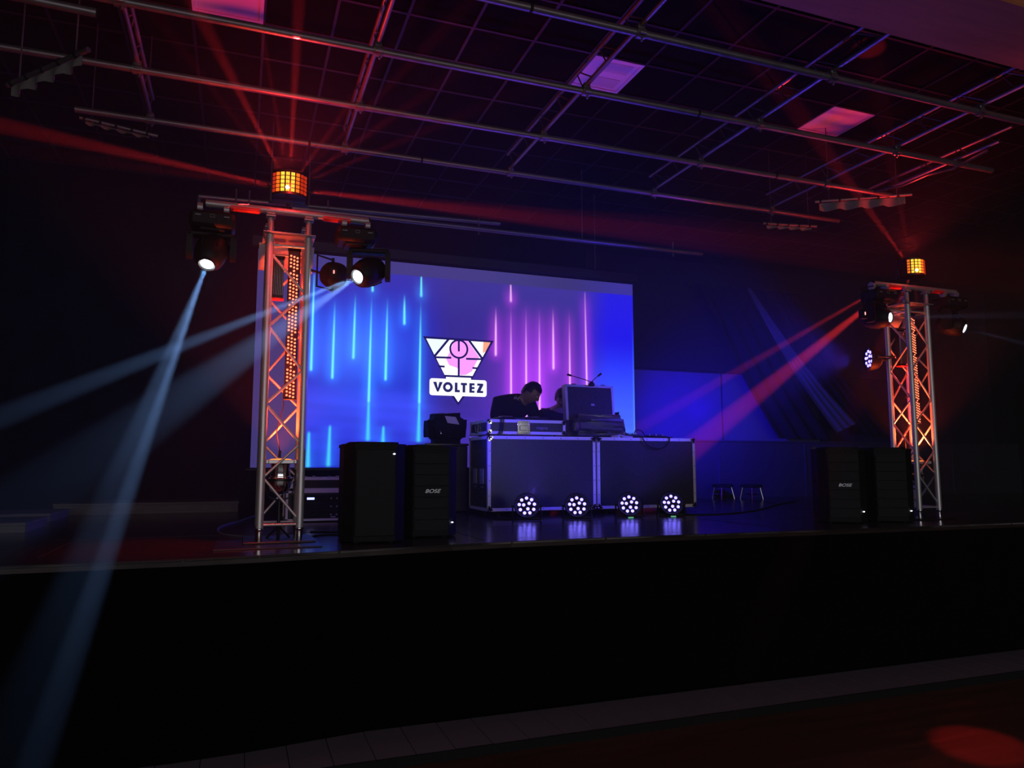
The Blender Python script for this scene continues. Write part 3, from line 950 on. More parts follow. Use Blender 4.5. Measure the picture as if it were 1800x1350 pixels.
def uplight(cx, cy_, z, label):
    t = thing('par_can', label, 'uplight', (cx, cy_, z))
    b = MB()
    b.lathe([(0, -.215), (.035, -.210), (.062, -.185), (.074, -.150), (.076, -.110), (.070, -.104), (.070, -.098), (.064, -.094), (.061, -.020), (.066, -.012), (.078, -.008)], 28)
    b.build('can', CHROME, t)
    MB().lathe([(.0755, -.128), (.079, -.126), (.079, -.112), (.0755, -.110)], 28).build('clamp_band', STEEL_B, t)
    r = MB()
    for s in (-1, 1):
        r.box((s * .088, 0, .0), (.018, .194, .026), ch=.003)
        r.box((0, s * .088, .0), (.158, .018, .026), ch=.003)
    r.build('colour_frame', ALU, t)
    MB().lathe([(.077, -.006), (.077, .012), (.060, .018), (0, .021)], 24).build('lens', E_RIM, t)
    y = MB()
    y.tube([(-.095, .0, -.05), (-.095, .0, -.16), (-.07, .0, -.235), (0, .0, -.255), (.07, .0, -.235), (.095, .0, -.16), (.095, .0, -.05)], .006, 8)
    y.build('yoke', STEEL_B, t)
    y = MB()
    y.cyl((0, 0, -.50), (0, 0, -.255), .011, n=10)
    for a in range(3):
        an = a * 2 * PI / 3 + .5
        y.cyl((0, 0, -.42), (.085 * math.cos(an), .085 * math.sin(an), -z + S + .020), .007, n=8)
    y.build('stand', STEEL_B, t)
    y = MB()
    y.tube([(.0, .03, -.2), (.02, .08, -.1), (.0, .09, .05), (-.03, .07, .2), (.01, .06, .38), (.0, .05, .52)], .0035, 6)
    y.cyl((-.005, .085, .03), (-.002, .088, .075), .009, n=8)
    y.build('cord', RUBBER, t)
    return t
uplight(.262, 5.125, S + .520, 'chrome par can pointing up inside the foot of the left truss tower')
uplight(TR[0], TR[1], S + .520, 'chrome par can pointing up inside the foot of the right truss tower')

# tilted boards behind the tower heads
def board(cx, cy_, z, rot, label):
    t = thing('tilted_board', label, 'board', (cx, cy_, z))
    M = Euler(rot).to_matrix().to_4x4()
    MB().box((0, 0, 0), (.37, .012, .21), M, ch=.002).build('board', WHITE_P, t, smooth=False)
    for s in (-1, 1):
        MB().cyl(M @ Vector((s * .11, -.004, .06)), (s * .1225, -.06, .04), .008, n=8).build('stay', STEEL_B, t)
    return t
board(TL[0], TL[1] + .20, S + 1.955, (R(40), 0, R(0)), 'pale tilted board behind the head of the left truss tower')
board(TR[0], TR[1] + .20, S + 1.955, (R(40), 0, R(0)), 'pale tilted board behind the head of the right truss tower')

# ------------------------------------------------------------------ flat led pars
LED_OUT = [(math.cos(2 * PI * k / 9 + .2), math.sin(2 * PI * k / 9 + .2)) for k in range(9)]
LED_IN = [(math.cos(2 * PI * k / 3 + .8), math.sin(2 * PI * k / 3 + .8)) for k in range(3)]
led_me = None
def flat_par(loc, aim, label, rad=.116, stand=True, zlift=.098, group=None, upright=False):
    global led_me
    t = thing('par_light', label, 'par light', loc, 0, group)
    d = Vector(aim).normalized()
    q = d.to_track_quat('Z', 'Y').to_matrix().to_4x4()
    H = Matrix.Translation((0, 0, zlift)) @ q
    b = MB()
    b.lathe([(0, -.10), (rad * .62, -.097), (rad * .84, -.075), (rad * .97, -.03), (rad, -.006), (rad, .018), (rad * .95, .020), (rad * .80, .004), (0, .004)], 26, H)
    body = b.build('housing', PLASTIC, t)
    for ring_, rr in ((LED_OUT, .070), (LED_IN, .030)):
        for (x, y) in ring_:
            if led_me is None:
                o = MB().lathe([(.0150, 0), (.0135, .005), (.008, .0085), (0, .0095)], 12).build('led_lens', E_LEDB, body)
                led_me = o.data
            else:
                o = linked('led_lens', led_me, body)
            o.matrix_local = H @ Matrix.Translation((x * rr, y * rr, .004))
    hd = Vector((d.x, d.y, 0)).normalized()
    side = Vector((0, 0, 1)) if upright else Vector((-hd.y, hd.x, 0))
    y = MB()
    z = Vector((0, 0, zlift)) - d * .03
    if stand:
        for back in (0, 1):
            o_ = hd * (-.10 if back else .05)
            pts = [z + side * (rad + .012), Vector((0, 0, .012)) + side * (rad + .012) + o_, Vector((0, 0, .008)) - side * (rad + .012) + o_, z - side * (rad + .012)]
            y.tube(pts, .0065, 8)
    else:
        pts = [z + side * (rad + .010), z + side * (rad + .010) - hd * .15, z - side * (rad + .010) - hd * .15, z - side * (rad + .010)]
        y.tube(pts, .0075, 8)
    for s in (-1, 1): y.cyl(z + side * s * (rad - .004), z + side * s * (rad + .024), .011, n=10)
    y.build('bracket', STEEL_B, t)
    return t, z, hd
names = ['leftmost of the four', 'second from the left of the four', 'third from the left of the four', 'rightmost of the four']
gr = mat('green_indicator', (.2, .8, .3), .5)
for i, (x, y) in enumerate(PARS):
    n, z, hd = flat_par((x, y, S), (-.30 - .03 * i, -.92, .28), 'blue glowing led par light on the stage floor, %s' % names[i],
                        zlift=.125 if i else .130, group='blue floor pars before the flight cases')
    if i >= 2:
        MB().box((-.02, -.06, .006), (.055, .012, .006), ch=.002).build('indicator', emis('green_glow', (.25, .9, .5), .7), n)
# par on the left side of the right tower and the one behind the left tower
p1, z, hd = flat_par((5.625, 5.335, 2.495), (-.88, .40, .0), 'blue glowing led par light clamped to the left side of the right tower', stand=False, zlift=.11)
MB().cyl((.0, .02, .11), (TR[0] - LEGD - 5.625, TR[1] + LEGD - 5.335, .11), .009, n=8).build('clamp_arm', STEEL_B, p1)
MB().box((.115, .09, .06), (.075, .06, .07), ch=.006).build('red_lit_driver', RED_LIT, p1)  # box coloured red for the red light on the back of the par
p2, z, hd = flat_par((.60, 5.24, 2.82), (.75, .60, -.08), 'dark led par light facing away, clamped to the right side of the left tower', stand=False, zlift=.11, rad=.10, upright=True)
MB().cyl((-.02, .0, .11), (TL[0] + LEGD - .60, TL[1] + LEGD - 5.24, .15), .009, n=8).build('clamp_arm', STEEL_B, p2)
dg_ = MB()
for s in (-1, 0, 1): dg_.box((-.030, -.146, .105 + s * .010), (.008, .003, .003))
for a in (-1, 1):
    for s in (-1, 1): dg_.box((-.030 + a * .004, -.146, .105 + s * .005), (.002, .003, .008))
dgo = MB().box((-.030, -.115, .105), (.05, .060, .06), ch=.004).build('display_box', PLASTIC, p2)
dg_.build('digit', E_DIGIT, dgo, smooth=False)
dt = thing('control_box', 'small black control box with a red digit left of the right tower head', 'control box', (5.173, 4.950, 2.932))
MB().box((0, 0, 0), (.06, .05, .09), ch=.006).build('case', PLASTIC, dt)
MB().box((0, -.026, .0), (.010, .002, .026)).build('digit', E_DIGIT, dt, smooth=False)
MB().tube([(0, 0, .04), (.02, 0, .15), (.08, .08, .26), (0.389, 0.157, 0.338)], .006, 6).build('hanger', STEEL_B, dt)

# ================================================================== loudspeakers
def loudspeaker(cx, cy_, rz, label, ridged=True, hgt=.65, led='low', badge=True, rw=.385):
    t = thing('loudspeaker', label, 'loudspeaker', (cx, cy_, S), rz, 'black loudspeakers at the stage front')
    w_, d_ = rw / 2, .21
    plan = [(-w_ * .66, -d_), (w_ * .66, -d_), (w_, -d_ + .075), (w_, d_), (-w_, d_), (-w_, -d_ + .075)]
    b = MB()
    b.prism(plan, .012, hgt - .022)
    b.build('cabinet', CAB, t)
    MB().prism([(x * 1.03, y * 1.02) for x, y in plan], hgt - .030, hgt - .010).build('top_plate', CAB, t)
    MB().prism([(x * .80, y * .80) for x, y in plan], hgt - .012, hgt + .004).build('top_boss', CAB, t)
    for sx in (-1, 1):
        for sy in (-1, 1):
            MB().cyl((sx * w_ * .55, sy * d_ * .7, 0), (sx * w_ * .55, sy * d_ * .7, .014), .018, n=10).build('foot', RUBBER, t)
    gw = w_ * .62
    if ridged:
        n = 7
        hh = (hgt - .10) / n
        for k in range(n):
            zc = .045 + hh * (k + .5)
            M = Matrix.Translation((0, -d_ - .010, zc)) @ Matrix(((0, 0, 1, 0), (1, 0, 0, 0), (0, 1, 0, 0), (0, 0, 0, 1)))
            MB().prism([(.012, -hh / 2 + .003), (-.006, -hh / 2 + .006), (-.001, hh / 2 - .003), (.012, hh / 2 - .003)], -gw, gw, M).build('grille_slat', GRILLE, t, smooth=False)
    else:
        MB().box((0, -d_ - .005, hgt / 2), (gw * 2.05, .012, hgt - .09), ch=.004).build('front_grille', GRILLE, t, smooth=False)
    for s in (-1, 1):
        MB().box((s * (w_ + .002), .05, hgt * .55), (.006, .13, .035), ch=.002).build('handle', RUBBER, t)
    zl = .10 if led == 'low' else hgt - .075
    MB().lathe([(0, -.006), (.006, 0), (0, .006)], 8, Matrix.Translation((w_ * .80 if led == 'low' else w_ * .58, -d_ + (.018 if led == 'low' else -.012), zl)) @ Matrix.Diagonal((1.6, 1, .8, 1))).build('status_light', E_PIN, t)
    if badge:
        M = Matrix.Translation((0.005, -d_ - .0165, hgt * .50)) @ FRONTM
        text('badge', 'BOSE', .036, BADGE, t, M, shear=.32, ext=.001, sx=1.25)
    return t
loudspeaker(.845, 4.995, R(-3), 'black loudspeaker with smooth front nearest the left tower, status light at its top', False, .645, 'high', False, .40)
loudspeaker(1.278, 5.235, R(-4), 'black loudspeaker with ridged grille right of the smooth fronted one, left side of the stage', True, .635)
loudspeaker(5.02, 5.17, R(-34), 'black ridged loudspeaker at the right, the left one of the pair before the right tower', True, .65)
loudspeaker(5.50, 5.115, R(-34), 'black loudspeaker at the right, touching the right tower', True, .65, badge=False)

# ================================================================== flight cases with the equipment
def edge_bars(t, x0, x1, y0, y1, z0, z1, w_=.028, m=EDGEM, name='edge_trim'):
    th = .0035
    def L(c, d, axis, sy, sz):
        # an L profile made of two thin flanges
        b = MB()
        if axis == 'x':
            b.box((c[0], c[1] + sy * th / 2, c[2] - sz * w_ / 2), (d, th, w_))
            b.box((c[0], c[1] - sy * w_ / 2, c[2] + sz * th / 2), (d, w_, th))
        elif axis == 'z':
            b.box((c[0] - sy * w_ / 2, c[1] + sz * th / 2, c[2]), (w_, th, d))
            b.box((c[0] + sy * th / 2, c[1] - sz * w_ / 2, c[2]), (th, w_, d))
        else:
            b.box((c[0] + sy * th / 2, c[1], c[2] - sz * w_ / 2), (th, d, w_))
            b.box((c[0] - sy * w_ / 2, c[1], c[2] + sz * th / 2), (w_, d, th))
        b.build(name, m, t, smooth=False)
    for yy, sy in ((y0, -1), (y1, 1)):
        for zz, sz in ((z0, -1), (z1, 1)): L(((x0 + x1) / 2, yy, zz), x1 - x0, 'x', sy, sz)
    for xx, sx in ((x0, -1), (x1, 1)):
        for yy, sy in ((y0, -1), (y1, 1)): L((xx, yy, (z0 + z1) / 2), z1 - z0, 'z', sx, sy)
        for zz, sz in ((z0, -1), (z1, 1)): L((xx, (y0 + y1) / 2, zz), y1 - y0, 'y', sx, sz)
def ball_corners(t, x0, x1, y0, y1, z0, z1, r=.016, leaf=.045):
    for xx, sx in ((x0, 1), (x1, -1)):
        for zz, sz in ((z0, 1), (z1, -1)):
            for yy, sy in ((y0, 1), (y1, -1)):
                b = MB()
                b.lathe([(0, -r), (r * .7, -r * .7), (r, 0), (r * .7, r * .7), (0, r)], 10, Matrix.Translation((xx + sx * .006, yy + sy * .006, zz + sz * .006)))
                for (ax, az) in ((leaf, .018), (.018, leaf), (.034, .034)):
                    b.box((xx + sx * ax * .62, yy - sy * .005, zz + sz * az * .62), (ax * 1.0, .003, az * 1.0), ch=.001)
                b.build('corner_cap', CHROME, t)
def rivets(t, x0, x1, z0, z1, y, w_=.028):
    b = MB()
    for k in range(1, 6):
        xx = x0 + (x1 - x0) * k / 6
        for zz in (z0 + w_ / 2, z1 - w_ / 2): b.lathe([(.005, 0), (.004, .0018), (0, .0025)], 8, Matrix.Translation((xx, y, zz)) @ Matrix.Rotation(PI / 2, 4, 'X'))
    for k in range(1, 5):
        zz = z0 + (z1 - z0) * k / 5
        for xx in (x0 + w_ / 2, x1 - w_ / 2): b.lathe([(.005, 0), (.004, .0018), (0, .0025)], 8, Matrix.Translation((xx, y, zz)) @ Matrix.Rotation(PI / 2, 4, 'X'))
    b.build('rivets', STEEL_B, t, stuff=True)
def flight_case(x0, x1, y0, y1, z0, z1, label, handles=True):
    t = thing('flight_case', label, 'flight case', ((x0 + x1) / 2, (y0 + y1) / 2, S), 0, 'large flight cases carrying the desk')
    hx, hy = (x1 - x0) / 2, (y1 - y0) / 2
    a, b_ = z0 - S, z1 - S
    MB().box((0, 0, (a + b_) / 2), (2 * hx - .008, 2 * hy - .008, b_ - a - .008), ch=.003).build('body', LAMINATE, t, smooth=False)
    edge_bars(t, -hx, hx, -hy, hy, a, b_)
    ball_corners(t, -hx, hx, -hy, hy, a, b_)
    rivets(t, -hx, hx, a, b_, -hy - .0045)
    for sx in (-1, 1):
        for sy in (-1, 1):
            c = thing
            k = MB()
            cx, cyy = sx * (hx - .12), sy * (hy - .10)
            k.box((cx, cyy, a - .006), (.085, .075, .008))
            k.prism([(-.02, 0), (.02, 0), (.026, -.05), (-.0, -.062)], -.022, .022, Matrix.Translation((cx, cyy, a - .01)) @ FRONTM)
            w0 = k.build('caster', STEEL_B, t)
            MB().cyl((cx - .012, cyy - .0, .043), (cx + .012, cyy, .043), .043, n=16).build('wheel', RUBBER, w0)
    if handles:
        for yy in (-.12, .10):
            f = MB()
            M = Matrix.Translation((-hx - .003, yy, a + .33)) @ Matrix.Rotation(PI / 2, 4, 'Z')
            for s in (-1, 1):
                f.box((s * .055, 0, 0), (.010, .006, .15), M)
                f.box((0, 0, s * .07), (.10, .006, .010), M)
            f.box((0, .004, 0), (.10, .004, .13), M)
            f.cyl(M @ Vector((-.04, -.006, .02)), M @ Vector((.04, -.006, .02)), .007, n=8)
            f.build('recessed_handle', ALU_D, t)
            MB().box((-hx - .003, yy, a + .225), (.003, .07, .014)).build('maker_plate', ALU_D, t, smooth=False)
    return t
FC1 = flight_case(2.255, 3.405, 6.75, 7.36, 1.152, 1.872, 'large dark flight case with aluminium edges under the left end of the desk')
FC2 = flight_case(3.432, 4.60, 6.755, 7.36, 1.152, 1.872, 'large dark flight case with aluminium edges under the right end of the desk', False)
# flat mixer case with latch on the left flight case
mg = thing('mixer_case', 'flat black equipment case with aluminium edges and a latch, on the left flight case', 'equipment case', (2.662, 7.04, 1.882))
HX, HY, HZ = .410, .29, .135
MB().box((0, 0, .012 + HZ / 2), (2 * HX - .006, 2 * HY - .006, HZ), ch=.003).build('body', LAMINATE, mg, smooth=False)
edge_bars(mg, -HX, HX, -HY, HY, .012, .012 + HZ + .004, .026)
ball_corners(mg, -HX, HX, -HY, HY, .014, .010 + HZ, .015, .030)
for s in (-1, 1):
    for q in (-1, 1):
        MB().cyl((s * (HX - .08), q * (HY - .08), 0), (s * (HX - .08), q * (HY - .08), .014), .016, n=10).build('foot', RUBBER, mg)
lt_ = MB()
for s in (-1, 1):
    lt_.box((-.04 + s * .060, -HY - .006, .078), (.016, .006, .122), ch=.003)
    lt_.box((-.04, -HY - .006, .078 + s * .056), (.12, .006, .016), ch=.003)
lt_.box((-.04, -HY - .004, .078), (.11, .004, .10))
lat = lt_.build('latch_frame', CHROME, mg)
MB().box((-.04, -HY - .010, .072), (.085, .008, .050), ch=.004).build('latch_plate', CHROME, lat)
for k in range(4): MB().cyl((-.085 + .03 * k, -HY - .011, .120), (-.085 + .03 * k, -HY - .007, .120), .006, n=8).build('latch_rivet', CHROME, lat)
text('case_lettering', 'magma', .040, LETTER, mg, Matrix.Translation((.155, -HY - .0055, .077)) @ FRONTM, bold=.0015, ext=.001, sx=1.1)
gl = MB()
for s in (-1, 1):
    gl.box((-HX - .006, .05 + s * .05, .075), (.006, .012, .09), ch=.002)
    gl.box((-HX - .006, .05, .075 + s * .04), (.006, .10, .012), ch=.002)
gl.build('side_latch', CHROME, mg)
for k in range(3):
    c = MB()
    x = -.285 + .017 * k
    c.tube([(x, -.20, HZ + .03), (x, -HY - .012, HZ + .028), (x - .004 * k, -HY - .016, .07), (x - .018, -HY - .014, .022), (x - .03, -HY - .01, .012)], .0045, 6)
    tag(c.build('signal_cable', RUBBER), 'thin black cable hanging over the front of the flat mixer case, %s of three' % ('leftmost', 'middle one', 'rightmost')[k], 'cable', 'cables over the mixer case')
for o in bpy.data.objects:
    if o.name.startswith('signal_cable'): o.location = mg.location
# controller standing in the open mixer case
ct = thing('dj_controller', 'low black mixing controller standing on the flat mixer case, before the left person', 'controller', (2.70, 7.08, 1.878 + HZ + .016))
MB().box((0, 0, .024), (.50, .36, .046), ch=.006).build('body', PLASTIC, ct)
for s in (-1, 1): MB().lathe([(0, .060), (.07, .060), (.078, .054), (.078, .046)], 24, Matrix.Translation((s * .145, .0, 0))).build('jog_wheel', ALU_D, ct)
for k in range(5): MB().cyl((-.05 + .025 * k, .10, .046), (-.05 + .025 * k, .10, .062), .008, n=10).build('knob', STEEL_B, ct)
text('panel_lettering', 'Pioneer DJ', .020, LETTER, ct, Matrix.Translation((-.06, -.1815, .026)) @ FRONTM, ext=.0006)

# open case with upright lid, wrapped front and two gooseneck lamps
lc = thing('lid_case', 'open equipment case with its tall upright lid, across the joint of the two flight cases', 'equipment case', (3.465, 7.07, 1.878))
MB().box((.01, .05, .09), (.58, .34, .18), ch=.004).build('tray', LAMINATE, lc, smooth=False)
lidM = Matrix.Translation((-.030, -.14, .175)) @ Matrix.Rotation(R(-6), 4, 'X')
MB().box((0, 0, .185), (.555, .07, .37), lidM, ch=.003).build('lid', LAMINATE, lc, smooth=False)
tr = MB()
for s in (-1, 1):
    tr.box((s * .268, -.037, .185), (.026, .006, .376), lidM)
    tr.box((s * .279, 0, .185), (.006, .078, .376), lidM)
tr.box((0, -.037, .362), (.555, .006, .024), lidM)
tr.box((0, 0, .372), (.56, .078, .006), lidM)
tr.build('lid_trim', ALU_D, lc, smooth=False)
MB().box((.03, -.037, .165), (.040, .004, .020), lidM, ch=.001).build('maker_plate', BADGE, lc)
for x in (-.17, .17): MB().box((x, -.005, .380), (.045, .05, .014), lidM, ch=.004).build('lid_catch', STEEL_B, lc)
# wrapped bundle in front
fb = thing('wrapped_bundle', 'bundle wrapped in glossy black film lying before the upright lid', 'bundle', (3.50, 6.855, 1.878))
bm = bmesh.new()
bmesh.ops.create_cube(bm, size=1, matrix=Matrix.Translation((0, 0, .125)) @ Matrix.Diagonal((.58, .15, .23, 1)))
bmesh.ops.bevel(bm, geom=bm.edges[:], offset=.05, segments=3, affect='EDGES')
bmesh.ops.subdivide_edges(bm, edges=bm.edges[:], cuts=3, use_grid_fill=True)
for v in bm.verts:
    q = v.co
    k = .012 * math.sin(70 * q.z + 2.5 * math.sin(9 * q.x)) + .010 * noise.noise(Vector((q.x * 5, q.y * 6, q.z * 26)))
    v.co += Vector((0, k if q.y < 0 else -k, k * .4 if q.z > .06 else 0))
    v.co.z = max(v.co.z, .003)
b = MB()
bm.verts.index_update()
b.add([v.co.copy() for v in bm.verts], [[v.index for v in f.verts] for f in bm.faces])
bm.free()
b.build('film', FOIL, fb)
for z in (.07, .16):
    MB().tube([(-.24, -.088, z), (0, -.094, z + .004), (.24, -.088, z)], .004, 6).build('strap', RUBBER, fb)
gn = thing('gooseneck_lamp', 'twin gooseneck lamp spreading two thin necks on top of the upright lid', 'lamp', (3.455, 6.915, 2.42))
b = MB()
b.box((0, 0, .014), (.06, .045, .034), ch=.008)
b.lathe([(.022, .03), (.020, .045), (0, .05)], 12)
b.build('base', PLASTIC, gn)
for s, ex, ez in ((-1, -.235, .105), (1, .098, .118)):
    pts = []
    for k in range(9):
        u = k / 8
        pts.append((ex * u, .0 + .02 * u, .04 + (ez - .04) * (u ** .85)))
    nk = MB().tube(pts, .0042, 6).build('neck', STEEL_B, gn)
    e = Vector(pts[-1])
    d = (e - Vector(pts[-2])).normalized()
    MB().cyl(e - d * .01, e + d * .035, .010, .012, n=10).build('lamp_head', PLASTIC, nk)
# small mixers and cables on the right case
for k, (x, y, w_, h_, lb_) in enumerate(((4.02, 7.06, .20, .055, 'small black mixer with cables, left one of two on the right flight case'), (4.30, 6.98, .21, .042, 'small black mixer, right one of two on the right flight case'))):
    m_ = thing('small_mixer', lb_, 'mixer', (x, y, 1.876), R(4))
    M = FRONTM
    MB().prism([(-.10, 0), (.10, 0), (.10, h_), (-.10, h_ * .45)], -w_ / 2, w_ / 2, Matrix(((0, 0, 1, 0), (1, 0, 0, 0), (0, 1, 0, 0), (0, 0, 0, 1)))).build('body', PLASTIC, m_)
    for i in range(7):
        MB().cyl((-w_ / 2 + .02 + (w_ - .04) * i / 6, .05, h_ * .8), (-w_ / 2 + .02 + (w_ - .04) * i / 6, .05, h_ + .012), .006, n=8).build('knob', ALU_D if i % 3 == 0 else STEEL_B, m_)
def cable(pts, r, label, group=None, m=None):
    # smooth catmull-rom through the given points
    P = [Vector(p) for p in pts]
    out = []
    for i in range(len(P) - 1):
        p0, p1, p2, p3 = P[max(i - 1, 0)], P[i], P[i + 1], P[min(i + 2, len(P) - 1)]
        for k in range(6):
            u = k / 6
            out.append(.5 * ((2 * p1) + (-p0 + p2) * u + (2 * p0 - 5 * p1 + 4 * p2 - p3) * u * u + (-p0 + 3 * p1 - 3 * p2 + p3) * u ** 3))
    out.append(P[-1])
    o = MB().tube(out, r, 6).build('cable', m or RUBBER)
    return tag(o, label, 'cable', group)
cable([(3.93, 6.95, 1.885), (3.95, 6.76, 1.882), (3.96, 6.738, 1.86), (4.02, 6.738, 1.79), (4.14, 6.738, 1.765), (4.24, 6.738, 1.79), (4.28, 6.738, 1.86), (4.27, 6.77, 1.884), (4.26, 6.9, 1.885)], .006, 'black cable hanging in a loop over the front of the right flight case')
cable([(3.99, 6.98, 1.93), (4.0, 6.95, 1.965), (4.05, 6.92, 1.955), (4.08, 6.86, 1.886), (4.22, 6.84, 1.884)], .005, 'black cable curling over the left small mixer')
cable([(3.62, 6.80, 1.884), (3.68, 6.78, 1.890), (3.72, 6.80, 1.90), (3.76, 6.79, 1.888), (3.88, 6.83, 1.884)], .012, 'pale bunched cable at the right foot of the wrapped bundle', None, TAGW)

# ================================================================== behind the speakers
bc = thing('storage_case', 'dark storage case standing behind the left loudspeakers, left of the flight cases', 'storage case', (2.06, 7.75, S))
MB().box((0, 0, .355), (.46, .42, .69), ch=.01).build('body', LAMINATE, bc, smooth=False)
MB().box((0, 0, .712), (.48, .44, .025), ch=.006).build('lid', LAMINATE, bc, smooth=False)
for s in (-1, 1):
    for q in (-1, 1): MB().cyl((s * .18, q * .16, 0), (s * .18, q * .16, .014), .02, n=10).build('foot', RUBBER, bc)
bag = thing('cloth_bag', 'slumped black cloth bag with a pale label on the dark storage case', 'bag', (2.09, 7.72, S + .725))
bm = bmesh.new()
bmesh.ops.create_cube(bm, size=1, matrix=Matrix.Translation((0, 0, .165)) @ Matrix.Diagonal((.43, .34, .33, 1)))
bmesh.ops.bevel(bm, geom=bm.edges[:], offset=.07, segments=3, affect='EDGES')
bmesh.ops.subdivide_edges(bm, edges=bm.edges[:], cuts=2, use_grid_fill=True)
for v in bm.verts:
    q = v.co.copy()
    v.co += Vector((noise.noise(q * 7), noise.noise(q * 7 + Vector((5, 0, 0))), noise.noise(q * 6 + Vector((0, 9, 0))))) * .022
    if q.z > .25: v.co.z += .012 * math.sin(q.x * 14) - .10 * max(0, -q.x - .14)
    v.co.z = max(v.co.z, .002)
bm.verts.index_update()
b = MB().add([v.co.copy() for v in bm.verts], [[v.index for v in f.verts] for f in bm.faces])
bm.free()
b.build('cover', CLOTH, bag)
MB().add([(-.06, -.187, .29), (.06, -.190, .28), (.10, -.196, .20), (-.03, -.196, .215), (-.06, -.192, .29), (.06, -.195, .28), (.10, -.201, .20), (-.03, -.201, .215)],
         [(0, 1, 2, 3), (7, 6, 5, 4)]).build('label_tag', TAGW, bag)
MB().tube([(-.10, -.18, .16), (-.11, -.20, .13), (-.10, -.20, .10)], .005, 6).build('zip_pull', CHROME, bag)
# amplifier rack behind the left tower
rk = thing('amplifier_rack', 'amplifier rack with aluminium edges and small lit display behind the left tower', 'amplifier rack', (.68, 6.93, S))
MB().box((0, 0, .145), (.54, .42, .25), ch=.004).build('body', STEEL_B, rk, smooth=False)
edge_bars(rk, -.28, .28, -.215, .215, .015, .27, .016)
for s in (-1, 1):
    for q in (-1, 1): MB().cyl((s * .22, q * .16, 0), (s * .22, q * .16, .02), .02, n=10).build('foot', RUBBER, rk)
for k in range(3):
    u = MB().box((0, -.218, .065 + .07 * k), (.47, .008, .062), ch=.002).build('rack_unit', PLASTIC, rk)
    for s in (-.20, -.02, .06, .10, .15, .20):
        MB().cyl((s, -.222, .065 + .07 * k), (s, -.232, .065 + .07 * k), .008, n=8).build('knob', STEEL_B if s < .1 else ALU_D, u)
MB().box((-.075, -.2235, .205), (.062, .003, .018)).build('display', E_LCD, rk, smooth=False)
MB().box((.12, -.2235, .045), (.04, .003, .010)).build('name_plate', TAGW, rk, smooth=False)
r2 = thing('rack_lid', 'open aluminium edged rack drawer stacked on the amplifier rack', 'rack drawer', (.70, 6.93, S + .274))
MB().box((0, 0, .055), (.52, .40, .10), ch=.003).build('body', STEEL_B, r2, smooth=False)
edge_bars(r2, -.265, .265, -.205, .205, .003, .110, .018)
MB().box((.2, -.21, .08), (.03, .012, .04), ch=.003).build('latch', CHROME, r2)
b = MB()
for k in range(6): b.box((-.2 + .07 * k, -.05, .116), (.03, .05, .008 + .006 * (k % 3)), ch=.002)
b.build('connectors', ALU_D, r2, stuff=True)
# stools at the back
for k, (x, y, lb_) in enumerate(((6.74, 9.2, 'low dark stool with chrome legs, left one of two before the back ledge'), (7.05, 8.95, 'low dark stool with chrome legs, right one of two before the back ledge'))):
    st = thing('stool', lb_, 'stool', (x, y, S), R(10 * k), 'stools before the ledge')
    MB().lathe([(0, .17), (.14, .17), (.155, .18), (.155, .205), (.14, .215), (0, .22)], 24).build('seat', CLOTH, st)
    for a in range(4):
        an = PI / 4 + a * PI / 2
        MB().cyl((.16 * math.cos(an), .16 * math.sin(an), 0), (.12 * math.cos(an), .12 * math.sin(an), .172), .011, n=10).build('leg', CHROME, st)
    MB().lathe([(.136, .07), (.142, .076), (.148, .07), (.142, .064), (.136, .07)], 24).build('foot_ring', CHROME, st)
# platforms at the left
for k, (x0, x1, y0, y1, h_, lb_) in enumerate(((-1.70, .02, 8.42, 9.2, .115, 'low worn wooden platform at the back left of the stage, the tallest of three'),
                                              (-2.65, -1.53, 7.52, 8.3, .075, 'low worn wooden platform at the left edge, middle one of three'),
                                              (-2.65, -1.46, 6.42, 7.1, .075, 'low worn wooden platform at the left edge, nearest the hall'))):
    pl = thing('platform', lb_, 'platform', ((x0 + x1) / 2, (y0 + y1) / 2, S), 0, 'low wooden platforms at the left')
    n = 3
    for i in range(n):
        yy = -(y1 - y0) / 2 + (y1 - y0) * (i + .5) / n
        MB().box((0, yy, h_ - .0125), (x1 - x0, (y1 - y0) / n - .006, .025), ch=.003).build('plank', PLANK, pl, smooth=False)
    MB().box((0, -(y1 - y0) / 2 + .03, (h_ - .025) / 2), (x1 - x0 - .01, .03, h_ - .025), ch=.003).build('front_board', PLANK, pl, smooth=False)
    for xx in (-1, 1): MB().box((xx * ((x1 - x0) / 2 - .02), .03, (h_ - .025) / 2), (.03, y1 - y0 - .07, h_ - .025)).build('bearer', PLANK, pl, smooth=False)
# floor cables
BLUEC = mat('grey_blue_cable', (.12, .13, .2), .4)
cable([(.24, 8.0, S + .006), (.10, 7.35, S + .006), (.02, 6.94, S + .006), (-.10, 6.5, S + .006), (-.13, 6.1, S + .006), (-.09, 5.75, S + .006), (.05, 5.5, S + .006), (.20, 5.42, S + .006)], .007, 'thin cable looping over the stage floor left of the left tower', None, BLUEC)
cable([(.50, 5.35, S + .006), (.62, 5.42, S + .006), (.78, 5.38, S + .006), (.95, 5.5, S + .006), (1.2, 5.6, S + .006)], .006, 'black cable on the stage floor between left tower and loudspeakers')
cable([(.52, 5.7, S + .006), (.7, 5.62, S + .006), (.9, 5.72, S + .006), (1.15, 5.9, S + .006)], .006, 'black cable on the stage floor behind the smooth fronted loudspeaker')
cable([(2.20, 6.45, S + .006), (2.36, 6.36, S + .006), (2.6, 6.48, S + .006), (2.75, 6.7, S + .006)], .006, 'black cable on the stage floor under the left flight case')
cable([(4.1, 6.42, S + .006), (4.6, 6.30, S + .006), (5.4, 6.75, S + .006), (6.4, 7.6, S + .006), (7.2, 8.2, S + .006)], .007, 'black cable crossing the stage floor right of the flight cases')

